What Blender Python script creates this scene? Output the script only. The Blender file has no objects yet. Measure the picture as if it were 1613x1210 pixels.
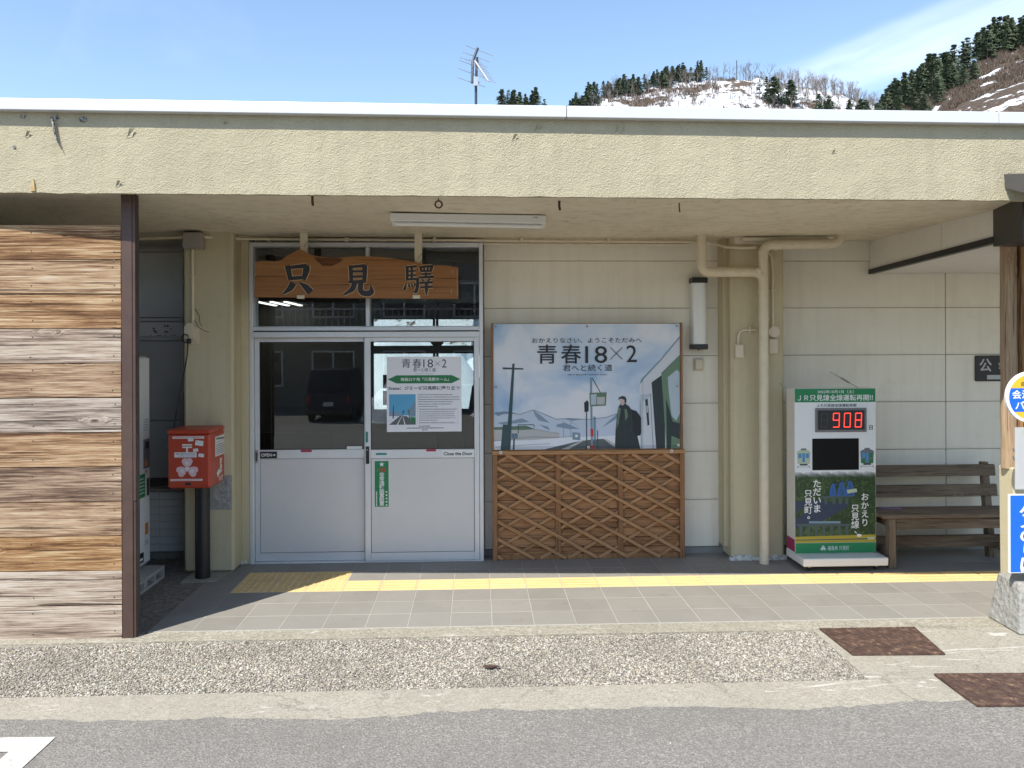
import bpy, math, random
import numpy as np
from mathutils import Vector, Matrix, noise as mnoise
R = random.Random(7)
SC = bpy.context.scene
COL = SC.collection
D2R = math.radians

# ------------------------------------------------------------------ camera, sky, sun, exposure
F_PX = 1300.0
cam_d = bpy.data.cameras.new('camera'); cam = bpy.data.objects.new('camera', cam_d); COL.objects.link(cam); SC.camera = cam
cam_d.sensor_width = 36.0; cam_d.lens = 36.0 * F_PX / 1613.0
cam_d.shift_y = -60.0 / 1613.0
cam_d.clip_start = 0.05; cam_d.clip_end = 3000.0
yaw, roll, EYE = math.atan(55 / F_PX), 0.0037, 1.98
rt = Vector((math.cos(yaw), -math.sin(yaw), 0)); fw = Vector((math.sin(yaw), math.cos(yaw), 0)); up = Vector((0, 0, 1))
cx_ = rt * math.cos(roll) - up * math.sin(roll); cy_ = rt * math.sin(roll) + up * math.cos(roll); cz_ = -fw
cam.matrix_world = Matrix(((cx_.x, cy_.x, cz_.x, 0), (cx_.y, cy_.y, cz_.y, 0), (cx_.z, cy_.z, cz_.z, EYE), (0, 0, 0, 1)))

SUNDIR = Vector((0.797, 1.0, -1.754)).normalized()
sun_d = bpy.data.lights.new('sun', 'SUN'); sun = bpy.data.objects.new('sun', sun_d); COL.objects.link(sun)
sun_d.energy = 3.5; sun_d.angle = D2R(0.53); sun_d.color = (1.0, 0.95, 0.86)
sun.rotation_euler = SUNDIR.to_track_quat('-Z', 'Y').to_euler()
elev = math.asin(-SUNDIR.z); azim = math.atan2(-SUNDIR.x, -SUNDIR.y)

world = bpy.data.worlds.new('World'); SC.world = world; world.use_nodes = True
wn = world.node_tree; wn.nodes.clear()
SC.view_settings.view_transform = 'Standard'; SC.view_settings.look = 'None'
SC.view_settings.exposure = 1.0; SC.view_settings.gamma = 1.0; SC.view_settings.use_curve_mapping = False
SC.cycles.max_bounces = 8; SC.cycles.diffuse_bounces = 4; SC.cycles.glossy_bounces = 3
SC.cycles.transmission_bounces = 4; SC.cycles.transparent_max_bounces = 8
SC.cycles.caustics_reflective = False; SC.cycles.caustics_refractive = False


class G:                                            # tiny node-graph helper
    def __init__(s, nt): s.nt = nt
    def n(s, typ, ins=None, **props):
        nd = s.nt.nodes.new(typ)
        for k, v in props.items(): setattr(nd, k, v)
        for k, v in (ins or {}).items():
            sock = nd.inputs[k]
            if isinstance(v, bpy.types.NodeSocket): s.nt.links.new(v, sock)
            elif isinstance(v, tuple) and len(v) == 3 and sock.type == 'RGBA': sock.default_value = (*v, 1)
            else: sock.default_value = v
        return nd
    def math(s, op, a, b=0.0, c=0.0, clamp=False):
        return s.n('ShaderNodeMath', {0: a, 1: b, 2: c}, operation=op, use_clamp=clamp).outputs[0]
    def vmul(s, v, t): return s.n('ShaderNodeVectorMath', {0: v, 1: t}, operation='MULTIPLY').outputs[0]
    def vadd(s, v, t): return s.n('ShaderNodeVectorMath', {0: v, 1: t}, operation='ADD').outputs[0]
    def noise(s, v, scale, detail=3.0, rough=0.55, dist=0.0, out=0):
        return s.n('ShaderNodeTexNoise', {'Vector': v, 'Scale': scale, 'Detail': detail, 'Roughness': rough, 'Distortion': dist}).outputs[out]
    def ramp(s, fac, stops, interp='LINEAR'):
        nd = s.n('ShaderNodeValToRGB', {0: fac}); cr = nd.color_ramp; cr.interpolation = interp
        while len(cr.elements) < len(stops): cr.elements.new(0.5)
        for e, (p, c) in zip(cr.elements, stops):
            e.position = p; e.color = (c, c, c, 1) if isinstance(c, (int, float)) else (*c, 1)
        return nd.outputs[0]
    def mix(s, f, a, b, mode='MIX'):
        nd = s.n('ShaderNodeMix', data_type='RGBA', blend_type=mode)
        for i, v in ((0, f), (6, a), (7, b)):
            if isinstance(v, bpy.types.NodeSocket): s.nt.links.new(v, nd.inputs[i])
            else: nd.inputs[i].default_value = v if isinstance(v, float) else (*v, 1)
        return nd.outputs[2]
    def pos(s): return s.n('ShaderNodeNewGeometry').outputs['Position']
    def obj(s, k=13.0):                              # object coordinates shifted per object
        tc = s.n('ShaderNodeTexCoord').outputs['Object']; oi = s.n('ShaderNodeObjectInfo').outputs['Random']
        sh = s.n('ShaderNodeCombineXYZ', {0: s.math('MULTIPLY', oi, k), 1: s.math('MULTIPLY', oi, k * 1.7), 2: s.math('MULTIPLY', oi, k * 2.3)}).outputs[0]
        return s.vadd(tc, sh)
    def bump(s, h, strength=0.3, dist=0.01, normal=None):
        ins = {'Height': h, 'Strength': strength, 'Distance': dist}
        if normal: ins['Normal'] = normal
        return s.n('ShaderNodeBump', ins).outputs[0]


# sky: Nishita with thin high cloud
g = G(wn)
sky = g.n('ShaderNodeTexSky', sky_type='NISHITA', sun_disc=False)
sky.sun_elevation = elev; sky.sun_rotation = azim; sky.air_density = 1.15; sky.dust_density = 0.35; sky.ozone_density = 1.6; sky.altitude = 400
d = g.n('ShaderNodeTexCoord').outputs['Generated']
sx = g.n('ShaderNodeSeparateXYZ', {0: d})
zc = g.math('MAXIMUM', sx.outputs[2], 0.04)
pl = g.n('ShaderNodeCombineXYZ', {0: g.math('DIVIDE', sx.outputs[0], zc), 1: g.math('DIVIDE', sx.outputs[1], zc), 2: 0.0}).outputs[0]
rot = g.n('ShaderNodeMapping', {'Vector': pl, 'Rotation': (0, 0, D2R(64))}).outputs[0]
warp = g.vadd(rot, g.vmul(g.noise(g.vmul(rot, (0.5, 1.2, 1)), 1.0, 4, 0.6, out=1), (0.5, 0.5, 0)))
yb = g.n('ShaderNodeSeparateXYZ', {0: warp}).outputs[1]
street = g.ramp(g.math('COSINE', g.math('MULTIPLY', g.math('SUBTRACT', yb, 2.80), 2 * math.pi / 3.6)), [(0.86, 0.0), (1.0, 1.0)], 'EASE')
wisps = g.ramp(g.noise(g.vmul(rot, (0.6, 1.5, 1)), 1.3, 7, 0.58, 0.5), [(0.30, 0.2), (0.72, 1.0)])
cl = g.math('MULTIPLY', street, wisps, clamp=True)
thin = g.ramp(g.noise(g.vmul(rot, (0.35, 1.2, 1)), 0.9, 5, 0.55, 0.4), [(0.60, 0.0), (0.95, 0.14)])
cl = g.math('MAXIMUM', g.math('MULTIPLY', cl, 0.42), thin)
skyc = g.mix(cl, sky.outputs[0], (8.6, 8.8, 9.2))
bg = g.n('ShaderNodeBackground', {'Color': skyc, 'Strength': 0.120})
g.nt.links.new(bg.outputs[0], g.n('ShaderNodeOutputWorld').inputs[0])

# ------------------------------------------------------------------ materials
MATS = {}
def newmat(name):
    m = bpy.data.materials.new(name); m.use_nodes = True; m.node_tree.nodes.clear(); MATS[name] = m
    return m, G(m.node_tree)
def finish(m, g, color, rough=0.6, metal=0.0, normal=None, spec=0.5, **extra):
    ins = {'Base Color': color, 'Roughness': rough, 'Metallic': metal, 'Specular IOR Level': spec}
    if normal: ins['Normal'] = normal
    ins.update(extra)
    p = g.n('ShaderNodeBsdfPrincipled', ins)
    g.nt.links.new(p.outputs[0], g.n('ShaderNodeOutputMaterial').inputs[0])
    return m
def plain(name, col, rough=0.6, metal=0.0, vary=0.08, scale=9.0, bump=0.0, bscale=60.0, spec=0.5):
    m, g = newmat(name); p = g.pos()
    k = g.noise(p, scale, 5, 0.6)
    c = g.mix(k, tuple(max(0, x * (1 - vary * 1.6)) for x in col), tuple(x * (1 + vary * 1.6) for x in col))
    nrm = g.bump(g.noise(p, bscale, 3), bump, 0.004) if bump else None
    return finish(m, g, c, rough, metal, nrm, spec)
def ink(name, col, rough=0.45): return plain(name, col, rough, vary=0.015)

def paint_wall(name, col, dirt, bump, bscale, rough=0.8, crack=0.0, dist=0.006, seam=0.0):
    m, g = newmat(name); p = g.pos()
    big = g.noise(p, 0.9, 5, 0.62); mid = g.noise(p, 7.0, 5, 0.65)
    c = g.mix(g.ramp(big, [(0.3, 0.0), (0.75, 1.0)]), col, tuple(a * 0.5 + b * 0.5 for a, b in zip(col, dirt)))
    st = g.noise(g.vmul(p, (9.0, 9.0, 0.7)), 1.0, 4, 0.6)                 # rain streaks
    c = g.mix(g.math('MULTIPLY', g.ramp(st, [(0.48, 0.0), (0.78, 1.0)]), 0.55), c, dirt)
    c = g.mix(g.math('MULTIPLY', g.ramp(mid, [(0.58, 0.0), (0.75, 1.0)]), 0.4), c, dirt)
    v1 = g.n('ShaderNodeTexVoronoi', {'Vector': g.vadd(p, g.vmul(g.noise(p, bscale * 0.5, 2, out=1), (0.03, 0.03, 0.03))), 'Scale': bscale}, feature='SMOOTH_F1').outputs[0]
    n1 = g.noise(p, bscale * 1.3, 4, 0.6, 0.6)
    h = g.math('ADD', g.math('MULTIPLY', v1, 0.7), n1)
    h = g.math('ADD', h, g.math('MULTIPLY', g.noise(p, 3.5, 4, 0.6), 3.0))
    if crack:
        vc = g.n('ShaderNodeTexVoronoi', {'Vector': g.vadd(p, g.vmul(g.noise(p, 2.0, 5, 0.7, out=1), (0.9, 0.9, 0.9))), 'Scale': 0.8}, feature='DISTANCE_TO_EDGE').outputs[0]
        ck = g.math('MULTIPLY', g.ramp(vc, [(0.0, 1.0), (0.006, 0.0)]), g.ramp(g.noise(p, 1.3, 2), [(0.5, 0.0), (0.56, 1.0)]))
        c = g.mix(g.math('MULTIPLY', ck, crack), c, tuple(x * 0.25 for x in dirt)); h = g.math('SUBTRACT', h, g.math('MULTIPLY', ck, 1.0))
    return finish(m, g, c, rough, 0, g.bump(h, bump, dist), 0.3)
paint_wall('stucco', (0.485, 0.435, 0.305), (0.36, 0.32, 0.22), 0.8, 105, crack=0.0, dist=0.009)
paint_wall('soffit', (0.78, 0.71, 0.55), (0.44, 0.38, 0.27), 0.25, 60, crack=0.5)
paint_wall('column_paint', (0.58, 0.51, 0.345), (0.40, 0.345, 0.22), 0.35, 75)
paint_wall('siding', (0.82, 0.775, 0.67), (0.66, 0.61, 0.49), 0.10, 110, 0.55)
paint_wall('cream_concrete', (0.62, 0.55, 0.37), (0.42, 0.37, 0.26), 0.35, 70)
paint_wall('grey_render', (0.27, 0.27, 0.25), (0.17, 0.165, 0.15), 0.3, 60)
plain('groove', (0.46, 0.43, 0.35), 0.9)
plain('pipe_paint', (0.66, 0.58, 0.43), 0.42, vary=0.10, scale=12, bump=0.06)
plain('box_paint', (0.62, 0.54, 0.41), 0.45)
plain('grey_box', (0.30, 0.27, 0.25), 0.5)
plain('white_soffit', (0.76, 0.73, 0.68), 0.6, vary=0.05)
plain('coping', (0.62, 0.64, 0.67), 0.35, 0.1, vary=0.03)
plain('roof_sheet', (0.35, 0.36, 0.38), 0.6)
plain('aluminium', (0.70, 0.71, 0.72), 0.36, 0.3, vary=0.05)
plain('door_panel', (0.66, 0.65, 0.635), 0.38, 0.1, vary=0.04, scale=3)
plain('rubber', (0.03, 0.03, 0.03), 0.7)
plain('black_metal', (0.028, 0.028, 0.031), 0.38, 0.3)
plain('dark_trim', (0.06, 0.058, 0.056), 0.5, 0.2)
plain('flashing', (0.17, 0.17, 0.18), 0.42, 0.7)
plain('steel', (0.45, 0.45, 0.46), 0.35, 0.9)
plain('antenna_metal', (0.55, 0.56, 0.58), 0.4, 0.8)
plain('mast', (0.06, 0.07, 0.09), 0.5, 0.5)
plain('white_plastic', (0.74, 0.74, 0.72), 0.35, vary=0.03)
plain('white_enamel', (0.76, 0.77, 0.76), 0.22, vary=0.02)
plain('cabinet_side', (0.72, 0.69, 0.64), 0.4, vary=0.05)
plain('grey_shutter', (0.42, 0.415, 0.40), 0.42, 0.1, vary=0.14, scale=2.5)
plain('grey_band', (0.50, 0.49, 0.47), 0.5, 0.0, vary=0.12)
plain('white_tile', (0.72, 0.73, 0.73), 0.35, vary=0.05)
plain('concrete_block', (0.36, 0.35, 0.33), 0.9, vary=0.15, scale=20, bump=0.4, bscale=90)
plain('led_screen', (0.008, 0.008, 0.009), 0.35, spec=0.15)
plain('snow', (0.83, 0.85, 0.88), 0.75, vary=0.03, scale=2, bump=0.5, bscale=6)
plain('vinyl_curtain', (0.32, 0.30, 0.26), 0.6)
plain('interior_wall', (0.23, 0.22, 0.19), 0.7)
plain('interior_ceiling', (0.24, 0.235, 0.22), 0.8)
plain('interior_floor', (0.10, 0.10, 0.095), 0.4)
plain('interior_wood', (0.16, 0.10, 0.055), 0.5)
plain('slate_blue_paint', (0.02, 0.028, 0.06), 0.25, 0.3)
plain('dark_glass', (0.02, 0.022, 0.025), 0.08)
plain('far_wall', (0.24, 0.22, 0.19), 0.8)
plain('corrugated', (0.48, 0.53, 0.58), 0.5, 0.3)
plain('lens_grey', (0.50, 0.51, 0.50), 0.2, vary=0.03)
for nm, c in dict(ink_black=(0.018, 0.018, 0.022), ink_white=(0.78, 0.78, 0.76), ink_green=(0.012, 0.21, 0.075), ink_red=(0.55, 0.03, 0.03),
                  ink_deepgreen=(0.018, 0.18, 0.06), ink_blue=(0.006, 0.13, 0.70), ink_yellow=(0.82, 0.47, 0.03), ink_orange=(0.6, 0.2, 0.04),
                  ink_teal=(0.03, 0.33, 0.27), ink_pink=(0.55, 0.04, 0.09), ink_magenta=(0.30, 0.015, 0.09), paper=(0.78, 0.77, 0.81), ink_grey=(0.16, 0.16, 0.17),
                  p_mist1=(0.10, 0.125, 0.10), p_mist2=(0.20, 0.225, 0.20), p_mist3=(0.34, 0.36, 0.35), p_mist4=(0.54, 0.55, 0.55), ink_petal=(0.72, 0.50, 0.53), ink_petal_light=(0.78, 0.66, 0.68), ink_darkgrey=(0.05, 0.055, 0.06), p_snow=(0.70, 0.73, 0.80), p_mount=(0.22, 0.30, 0.41),
                  p_mountlight=(0.50, 0.57, 0.69), p_wall=(0.45, 0.46, 0.46), p_pole=(0.035, 0.075, 0.085), p_road=(0.10, 0.115, 0.125), p_steel=(0.19, 0.28, 0.37),
                  p_train=(0.58, 0.61, 0.67), p_traingreen=(0.13, 0.22, 0.14), p_trainglass=(0.42, 0.50, 0.57), p_dark=(0.022, 0.035, 0.04), p_skin=(0.55, 0.40, 0.36),
                  p_coat=(0.02, 0.03, 0.035), p_pack=(0.012, 0.014, 0.02), p_moss=(0.12, 0.19, 0.13), t_body=(0.45, 0.52, 0.36), t_glass=(0.08, 0.25, 0.45), tan_outline=(0.60, 0.36, 0.17),
                  p_photosky=(0.10, 0.36, 0.60), p_bridge=(0.045, 0.14, 0.42), p_viaduct=(0.07, 0.10, 0.10), p_field=(0.42, 0.33, 0.03), p_river=(0.03, 0.045, 0.085), lime=(0.33, 0.6, 0.05),
                  navy_sign=(0.02, 0.018, 0.018), sign_grey=(0.42, 0.43, 0.42)).items():
    ink(nm, c, 0.5)
plain('box_red', (0.45, 0.066, 0.035), 0.38, vary=0.08, scale=6, bump=0.05)
plain('post_black', (0.014, 0.015, 0.017), 0.42, vary=0.2)
plain('phone_cover', (0.22, 0.12, 0.28), 0.4)

def wood(name, stops, axis=0, scale=1.0, bump=0.5, rough=0.7, knots=True, use_color=False, fine=1.0, contrast=1.0):
    m, g = newmat(name); p = g.obj()
    def st(a, b):
        v = [b, b, b]; v[axis] = a; return tuple(x * scale for x in v)
    q = p
    if knots:
        kn = g.n('ShaderNodeTexVoronoi', {'Vector': g.vmul(p, st(1.5, 5.2)), 'Scale': 1.0, 'Randomness': 1.0})
        kd = kn.outputs['Distance']
        near = g.ramp(kd, [(0.0, 1.0), (0.20, 0.0)], 'EASE')
        q = g.vadd(p, g.vmul(g.n('ShaderNodeCombineXYZ', {0: near, 1: near, 2: near}).outputs[0], st(0.0, 0.045 / scale / scale)))
    n1 = g.noise(g.vmul(q, st(1.1, 30 * fine)), 1.0, 7, 0.74, 0.06)
    n2 = g.noise(g.vmul(q, st(3.2, 110 * fine)), 1.0, 4, 0.7, 0.0)
    n3 = g.noise(g.vmul(q, st(0.6, 6.5)), 1.0, 7, 0.70, 0.25)
    f = g.math('ADD', g.math('MULTIPLY', n1, 0.50), g.math('ADD', g.math('MULTIPLY', n2, 0.66), g.math('MULTIPLY', n3, 0.55)))
    f = g.math('MULTIPLY_ADD', g.math('SUBTRACT', f, 0.855), contrast, 0.5)
    if use_color:
        oc = g.n('ShaderNodeSeparateColor', {0: g.n('ShaderNodeObjectInfo').outputs['Color']})
        f = g.math('ADD', f, g.math('SUBTRACT', oc.outputs[0], 0.5))
    c = g.ramp(f, stops)
    if use_color:                                                         # weathering to grey
        hs = g.n('ShaderNodeHueSaturation', {'Saturation': oc.outputs[1], 'Value': 1.0, 'Color': c}); c = hs.outputs[0]
    crk = g.ramp(g.noise(g.vmul(q, st(1.1, 60 * fine)), 1.0, 3, 0.5), [(0.345, 1.0), (0.385, 0.0)])
    c = g.mix(g.math('MULTIPLY', crk, 0.7), c, tuple(x * 0.3 for x in stops[0][1]))
    h = g.math('SUBTRACT', g.math('ADD', g.math('MULTIPLY', n1, 1.0), n2), g.math('MULTIPLY', crk, 0.9))
    if knots:
        kk = g.ramp(kd, [(0.03, 1.0), (0.06, 0.0)]); c = g.mix(g.math('MULTIPLY', kk, 0.8), c, tuple(x * 0.45 for x in stops[0][1]))
        ring = g.math('MULTIPLY', near, g.ramp(g.math('FRACT', g.math('MULTIPLY', kd, 26)), [(0.0, 0.0), (0.5, 1.0), (1.0, 0.0)]))
        c = g.mix(g.math('MULTIPLY', ring, 0.28), c, stops[0][1])
    return finish(m, g, c, rough, 0, g.bump(h, bump, 0.004), 0.25)
wood('plank_wood', [(0.05, (0.06, 0.028, 0.012)), (0.28, (0.16, 0.075, 0.030)), (0.48, (0.33, 0.19, 0.088)), (0.68, (0.46, 0.32, 0.18)), (0.98, (0.54, 0.46, 0.345))], 0, 1.0, 0.9, 0.8, use_color=True, contrast=2.3)
wood('lattice_board', [(0.15, (0.13, 0.055, 0.018)), (0.5, (0.34, 0.16, 0.06)), (0.85, (0.48, 0.25, 0.11))], 0, 1.6, 0.5, 0.6, use_color=True, contrast=1.6)
wood('lattice_strip', [(0.15, (0.19, 0.10, 0.045)), (0.5, (0.42, 0.225, 0.105)), (0.85, (0.56, 0.345, 0.19))], 0, 2.2, 0.4, 0.6, knots=False)
wood('bench_wood', [(0.2, (0.05, 0.034, 0.023)), (0.5, (0.165, 0.12, 0.082)), (0.85, (0.36, 0.285, 0.21))], 0, 1.6, 0.7, 0.75)
wood('bench_wood_upright', [(0.2, (0.06, 0.04, 0.026)), (0.5, (0.18, 0.135, 0.092)), (0.85, (0.36, 0.29, 0.215))], 2, 1.6, 0.7, 0.75)
wood('frame_wood', [(0.2, (0.14, 0.062, 0.026)), (0.5, (0.27, 0.135, 0.06)), (0.85, (0.36, 0.20, 0.1))], 2, 1.4, 0.3, 0.55, knots=False)
wood('log_pale', [(0.2, (0.20, 0.13, 0.075)), (0.5, (0.36, 0.25, 0.155)), (0.85, (0.52, 0.41, 0.29))], 2, 1.2, 0.8, 0.8, contrast=1.4)
wood('log_brown', [(0.2, (0.08, 0.04, 0.018)), (0.5, (0.30, 0.16, 0.07)), (0.85, (0.52, 0.36, 0.2))], 2, 1.2, 0.9, 0.8, contrast=1.5)
wood('name_board_wood', [(0.15, (0.15, 0.06, 0.02)), (0.5, (0.29, 0.13, 0.045)), (0.9, (0.40, 0.20, 0.08))], 0, 0.7, 0.12, 0.38, knots=False)
wood('bark_edge', [(0.2, (0.05, 0.02, 0.008)), (0.6, (0.14, 0.055, 0.02)), (0.9, (0.22, 0.10, 0.04))], 0, 3, 0.6, 0.6, knots=False)
plain('post_brown', (0.078, 0.046, 0.037), 0.55, 0.15, vary=0.25, scale=7, bump=0.2, bscale=40)

def ground_mat(name, c0, c1, c2, scale, bump, dist=0.004, rough=0.9, stain=None, scuff=0.0):
    m, g = newmat(name); p = g.pos()
    n1 = g.noise(p, scale, 2, 0.7); n0 = g.noise(p, 1.1, 6, 0.6); n2 = g.noise(p, 9, 5, 0.65)
    vo = g.n('ShaderNodeTexVoronoi', {'Vector': p, 'Scale': scale * 0.7})
    c = g.ramp(n1, [(0.3, c0), (0.5, c1), (0.72, c2)])
    vr = g.n('ShaderNodeSeparateColor', {0: vo.outputs['Color']}).outputs[0]
    c = g.mix(g.ramp(vr, [(0.80, 0.0), (0.97, 0.6)]), c, c2)
    c = g.mix(g.ramp(vr, [(0.02, 0.55), (0.16, 0.0)]), c, c0)
    c = g.mix(g.ramp(n0, [(0.3, 0.55), (0.7, 0.0)]), c, tuple(x * 0.72 for x in c1))
    c = g.mix(g.ramp(n2, [(0.55, 0.0), (0.8, 0.5)]), c, stain or tuple(x * 1.25 for x in c1))
    if scuff: c = g.mix(g.math('MULTIPLY', g.ramp(g.noise(g.vmul(p, (1.2, 5.5, 1)), 1.6, 7, 0.68, 0.7), [(0.60, 0.0), (0.66, 1.0)]), scuff), c, (0.60, 0.585, 0.53))
    ck = g.n('ShaderNodeTexVoronoi', {'Vector': g.vadd(p, g.vmul(g.noise(p, 3.0, 5, 0.7, out=1), (0.5, 0.5, 0.0))), 'Scale': 0.7}, feature='DISTANCE_TO_EDGE').outputs[0]
    ckm = g.math('MULTIPLY', g.ramp(ck, [(0.0, 1.0), (0.005, 0.0)]), 0.45 if scuff else 0.0); c = g.mix(ckm, c, tuple(x * 0.4 for x in c0))
    h = g.math('ADD', g.math('MULTIPLY', vo.outputs[0], 0.8), g.math('ADD', n1, g.math('MULTIPLY', n2, 0.8)))
    return finish(m, g, c, rough, 0, g.bump(h, bump, dist), 0.3)
ground_mat('asphalt', (0.135, 0.127, 0.115), (0.215, 0.203, 0.185), (0.38, 0.36, 0.325), 110, 0.8, 0.006, stain=(0.245, 0.225, 0.205))
ground_mat('concrete', (0.22, 0.205, 0.17), (0.345, 0.32, 0.262), (0.44, 0.41, 0.34), 90, 0.35, 0.004, stain=(0.44, 0.415, 0.355), scuff=0.7)
ground_mat('concrete_edge', (0.20, 0.185, 0.148), (0.315, 0.29, 0.23), (0.47, 0.44, 0.37), 60, 0.6, 0.006, stain=(0.38, 0.345, 0.25), scuff=0.5)
ground_mat('dirty_concrete', (0.12, 0.108, 0.09), (0.20, 0.18, 0.15), (0.31, 0.285, 0.245), 40, 0.6, 0.006, stain=(0.30, 0.285, 0.26))
ground_mat('mortar', (0.17, 0.155, 0.13), (0.26, 0.24, 0.20), (0.34, 0.315, 0.265), 60, 0.5)
ground_mat('cast_concrete', (0.23, 0.225, 0.205), (0.34, 0.335, 0.31), (0.42, 0.41, 0.385), 30, 0.8, 0.012, stain=(0.46, 0.45, 0.42))
ground_mat('earth', (0.07, 0.06, 0.045), (0.11, 0.095, 0.07), (0.16, 0.14, 0.11), 8, 0.4)
plain('grout', (0.42, 0.40, 0.355), 0.95)
m, g = newmat('floor_tile'); p = g.pos()
oi = g.n('ShaderNodeObjectInfo').outputs['Random']
c = g.mix(oi, (0.228, 0.214, 0.190), (0.266, 0.252, 0.224))
c = g.mix(g.ramp(g.noise(p, 260, 2), [(0.35, 0.35), (0.5, 0.0)]), c, (0.13, 0.122, 0.105))
c = g.mix(g.ramp(g.noise(p, 2.5, 6, 0.65), [(0.42, 0.0), (0.75, 0.55)]), c, (0.29, 0.27, 0.245))
c = g.mix(g.ramp(g.noise(g.vadd(p, (7, 3, 0)), 5, 6, 0.65), [(0.6, 0.0), (0.8, 0.5)]), c, (0.11, 0.10, 0.09))
finish(m, g, c, 0.62, 0, g.bump(g.noise(p, 180, 2), 0.15, 0.002), 0.4)
m, g = newmat('tactile_yellow'); p = g.pos()
oi = g.n('ShaderNodeObjectInfo').outputs['Random']
c = g.mix(oi, (0.65, 0.455, 0.20), (0.71, 0.51, 0.24))
c = g.mix(g.ramp(g.noise(p, 6, 6, 0.7), [(0.45, 0.0), (0.75, 0.6)]), c, (0.50, 0.36, 0.17))
finish(m, g, c, 0.7, 0, g.bump(g.noise(p, 200, 2), 0.15, 0.002), 0.3)
m, g = newmat('pebble'); 
ri = g.n('ShaderNodeNewGeometry').outputs['Random Per Island']; p = g.pos()
c = g.ramp(ri, [(0.0, (0.10, 0.094, 0.088)), (0.10, (0.17, 0.157, 0.14)), (0.28, (0.265, 0.24, 0.195)), (0.5, (0.345, 0.31, 0.25)), (0.70, (0.41, 0.375, 0.305)), (0.88, (0.48, 0.45, 0.385)), (0.98, (0.56, 0.545, 0.50)), (1.0, (0.34, 0.22, 0.12))])
c = g.mix(g.ramp(g.noise(p, 1.6, 4, 0.6), [(0.42, 0.0), (0.75, 0.55)]), c, (0.16, 0.145, 0.125))
finish(m, g, c, 0.75, 0, g.bump(g.noise(p, 160, 2), 0.3, 0.002), 0.3)
m, g = newmat('rusty_plate'); p = g.pos()
c = g.ramp(g.noise(p, 16, 7, 0.72), [(0.3, (0.05, 0.030, 0.024)), (0.52, (0.10, 0.060, 0.045)), (0.62, (0.17, 0.105, 0.072)), (0.70, (0.40, 0.26, 0.15))])
finish(m, g, c, 0.7, 0.25, g.bump(g.noise(p, 120, 3), 0.3, 0.003), 0.4)
m, g = newmat('road_paint'); p = g.pos()
wear = g.ramp(g.noise(p, 22, 6, 0.75), [(0.60, 0.0), (0.68, 1.0)])
finish(m, g, g.mix(wear, (0.50, 0.485, 0.44), (0.20, 0.19, 0.175)), 0.8, 0, g.bump(g.noise(p, 150, 2), 0.5, 0.004))
m, g = newmat('rust_stain'); p = g.pos()
finish(m, g, g.ramp(g.noise(p, 70, 4), [(0.35, (0.42, 0.22, 0.07)), (0.6, (0.50, 0.40, 0.22))]), 0.9)
m, g = newmat('bare_patch'); p = g.pos()
finish(m, g, g.ramp(g.noise(p, 60, 4), [(0.35, (0.07, 0.07, 0.07)), (0.5, (0.20, 0.19, 0.18)), (0.65, (0.45, 0.43, 0.40))]), 0.9, 0, g.bump(g.noise(p, 80, 4), 0.8, 0.01))
# print of a cloudy winter sky
m, g = newmat('print_sky'); p = g.pos()
n = g.noise(g.vmul(p, (1, 1, 1.5)), 1.5, 4, 0.5, 0.5)
c = g.ramp(n, [(0.32, (0.31, 0.46, 0.66)), (0.45, (0.52, 0.61, 0.74)), (0.57, (0.70, 0.72, 0.78)), (0.75, (0.76, 0.75, 0.78))])
finish(m, g, c, 0.42, 0, g.bump(g.noise(g.vmul(p, (3, 3, 1)), 1.6, 3), 0.25, 0.02))
m, g = newmat('print_forest'); p = g.pos()
vo = g.n('ShaderNodeTexVoronoi', {'Vector': g.vadd(p, g.vmul(g.noise(p, 30, 3, out=1), (0.04, 0.04, 0.04))), 'Scale': 34}, feature='SMOOTH_F1').outputs[0]
f = g.math('SUBTRACT', g.math('ADD', g.noise(p, 7, 5, 0.6), g.noise(p, 60, 3)), g.math('MULTIPLY', vo, 0.5))
c = g.ramp(f, [(0.45, (0.010, 0.022, 0.010)), (0.80, (0.030, 0.065, 0.022)), (1.05, (0.075, 0.13, 0.035))])
finish(m, g, c, 0.4)
# glass: a real pane seen straight through, with its mirror reflection
m, g = newmat('window_glass')
tr = g.n('ShaderNodeBsdfTransparent', {'Color': (0.80, 0.84, 0.84)}); gl = g.n('ShaderNodeBsdfGlossy', {'Color': (1, 1, 1), 'Roughness': 0.012})
fr = g.n('ShaderNodeFresnel', {'IOR': 1.62}); fac = g.math('MULTIPLY', fr.outputs[0], 1.15, clamp=True)
mx = g.n('ShaderNodeMixShader', {0: fac, 1: tr.outputs[0], 2: gl.outputs[0]})
g.nt.links.new(mx.outputs[0], g.n('ShaderNodeOutputMaterial').inputs[0])
m, g = newmat('plastic_film')
tr = g.n('ShaderNodeBsdfTransparent', {'Color': (0.9, 0.9, 0.9)}); gl = g.n('ShaderNodeBsdfPrincipled', {'Base Color': (0.7, 0.7, 0.7), 'Roughness': 0.25})
mx = g.n('ShaderNodeMixShader', {0: 0.45, 1: tr.outputs[0], 2: gl.outputs[0]})
g.nt.links.new(mx.outputs[0], g.n('ShaderNodeOutputMaterial').inputs[0])
m, g = newmat('lamp_acrylic'); p = g.pos()
finish(m, g, (0.74, 0.75, 0.74), 0.3, 0, g.bump(g.noise(g.vmul(p, (90, 90, 1)), 1.0, 2), 0.2, 0.003), 0.5, **{'Subsurface Weight': 0.3})
def glow(name, col, s):
    m, g = newmat(name); e = g.n('ShaderNodeEmission', {'Color': col, 'Strength': s}); g.nt.links.new(e.outputs[0], g.n('ShaderNodeOutputMaterial').inputs[0])
glow('tube_light', (1.0, 0.97, 0.9), 1.3); glow('led_red', (1.0, 0.06, 0.05), 1.3)
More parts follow.
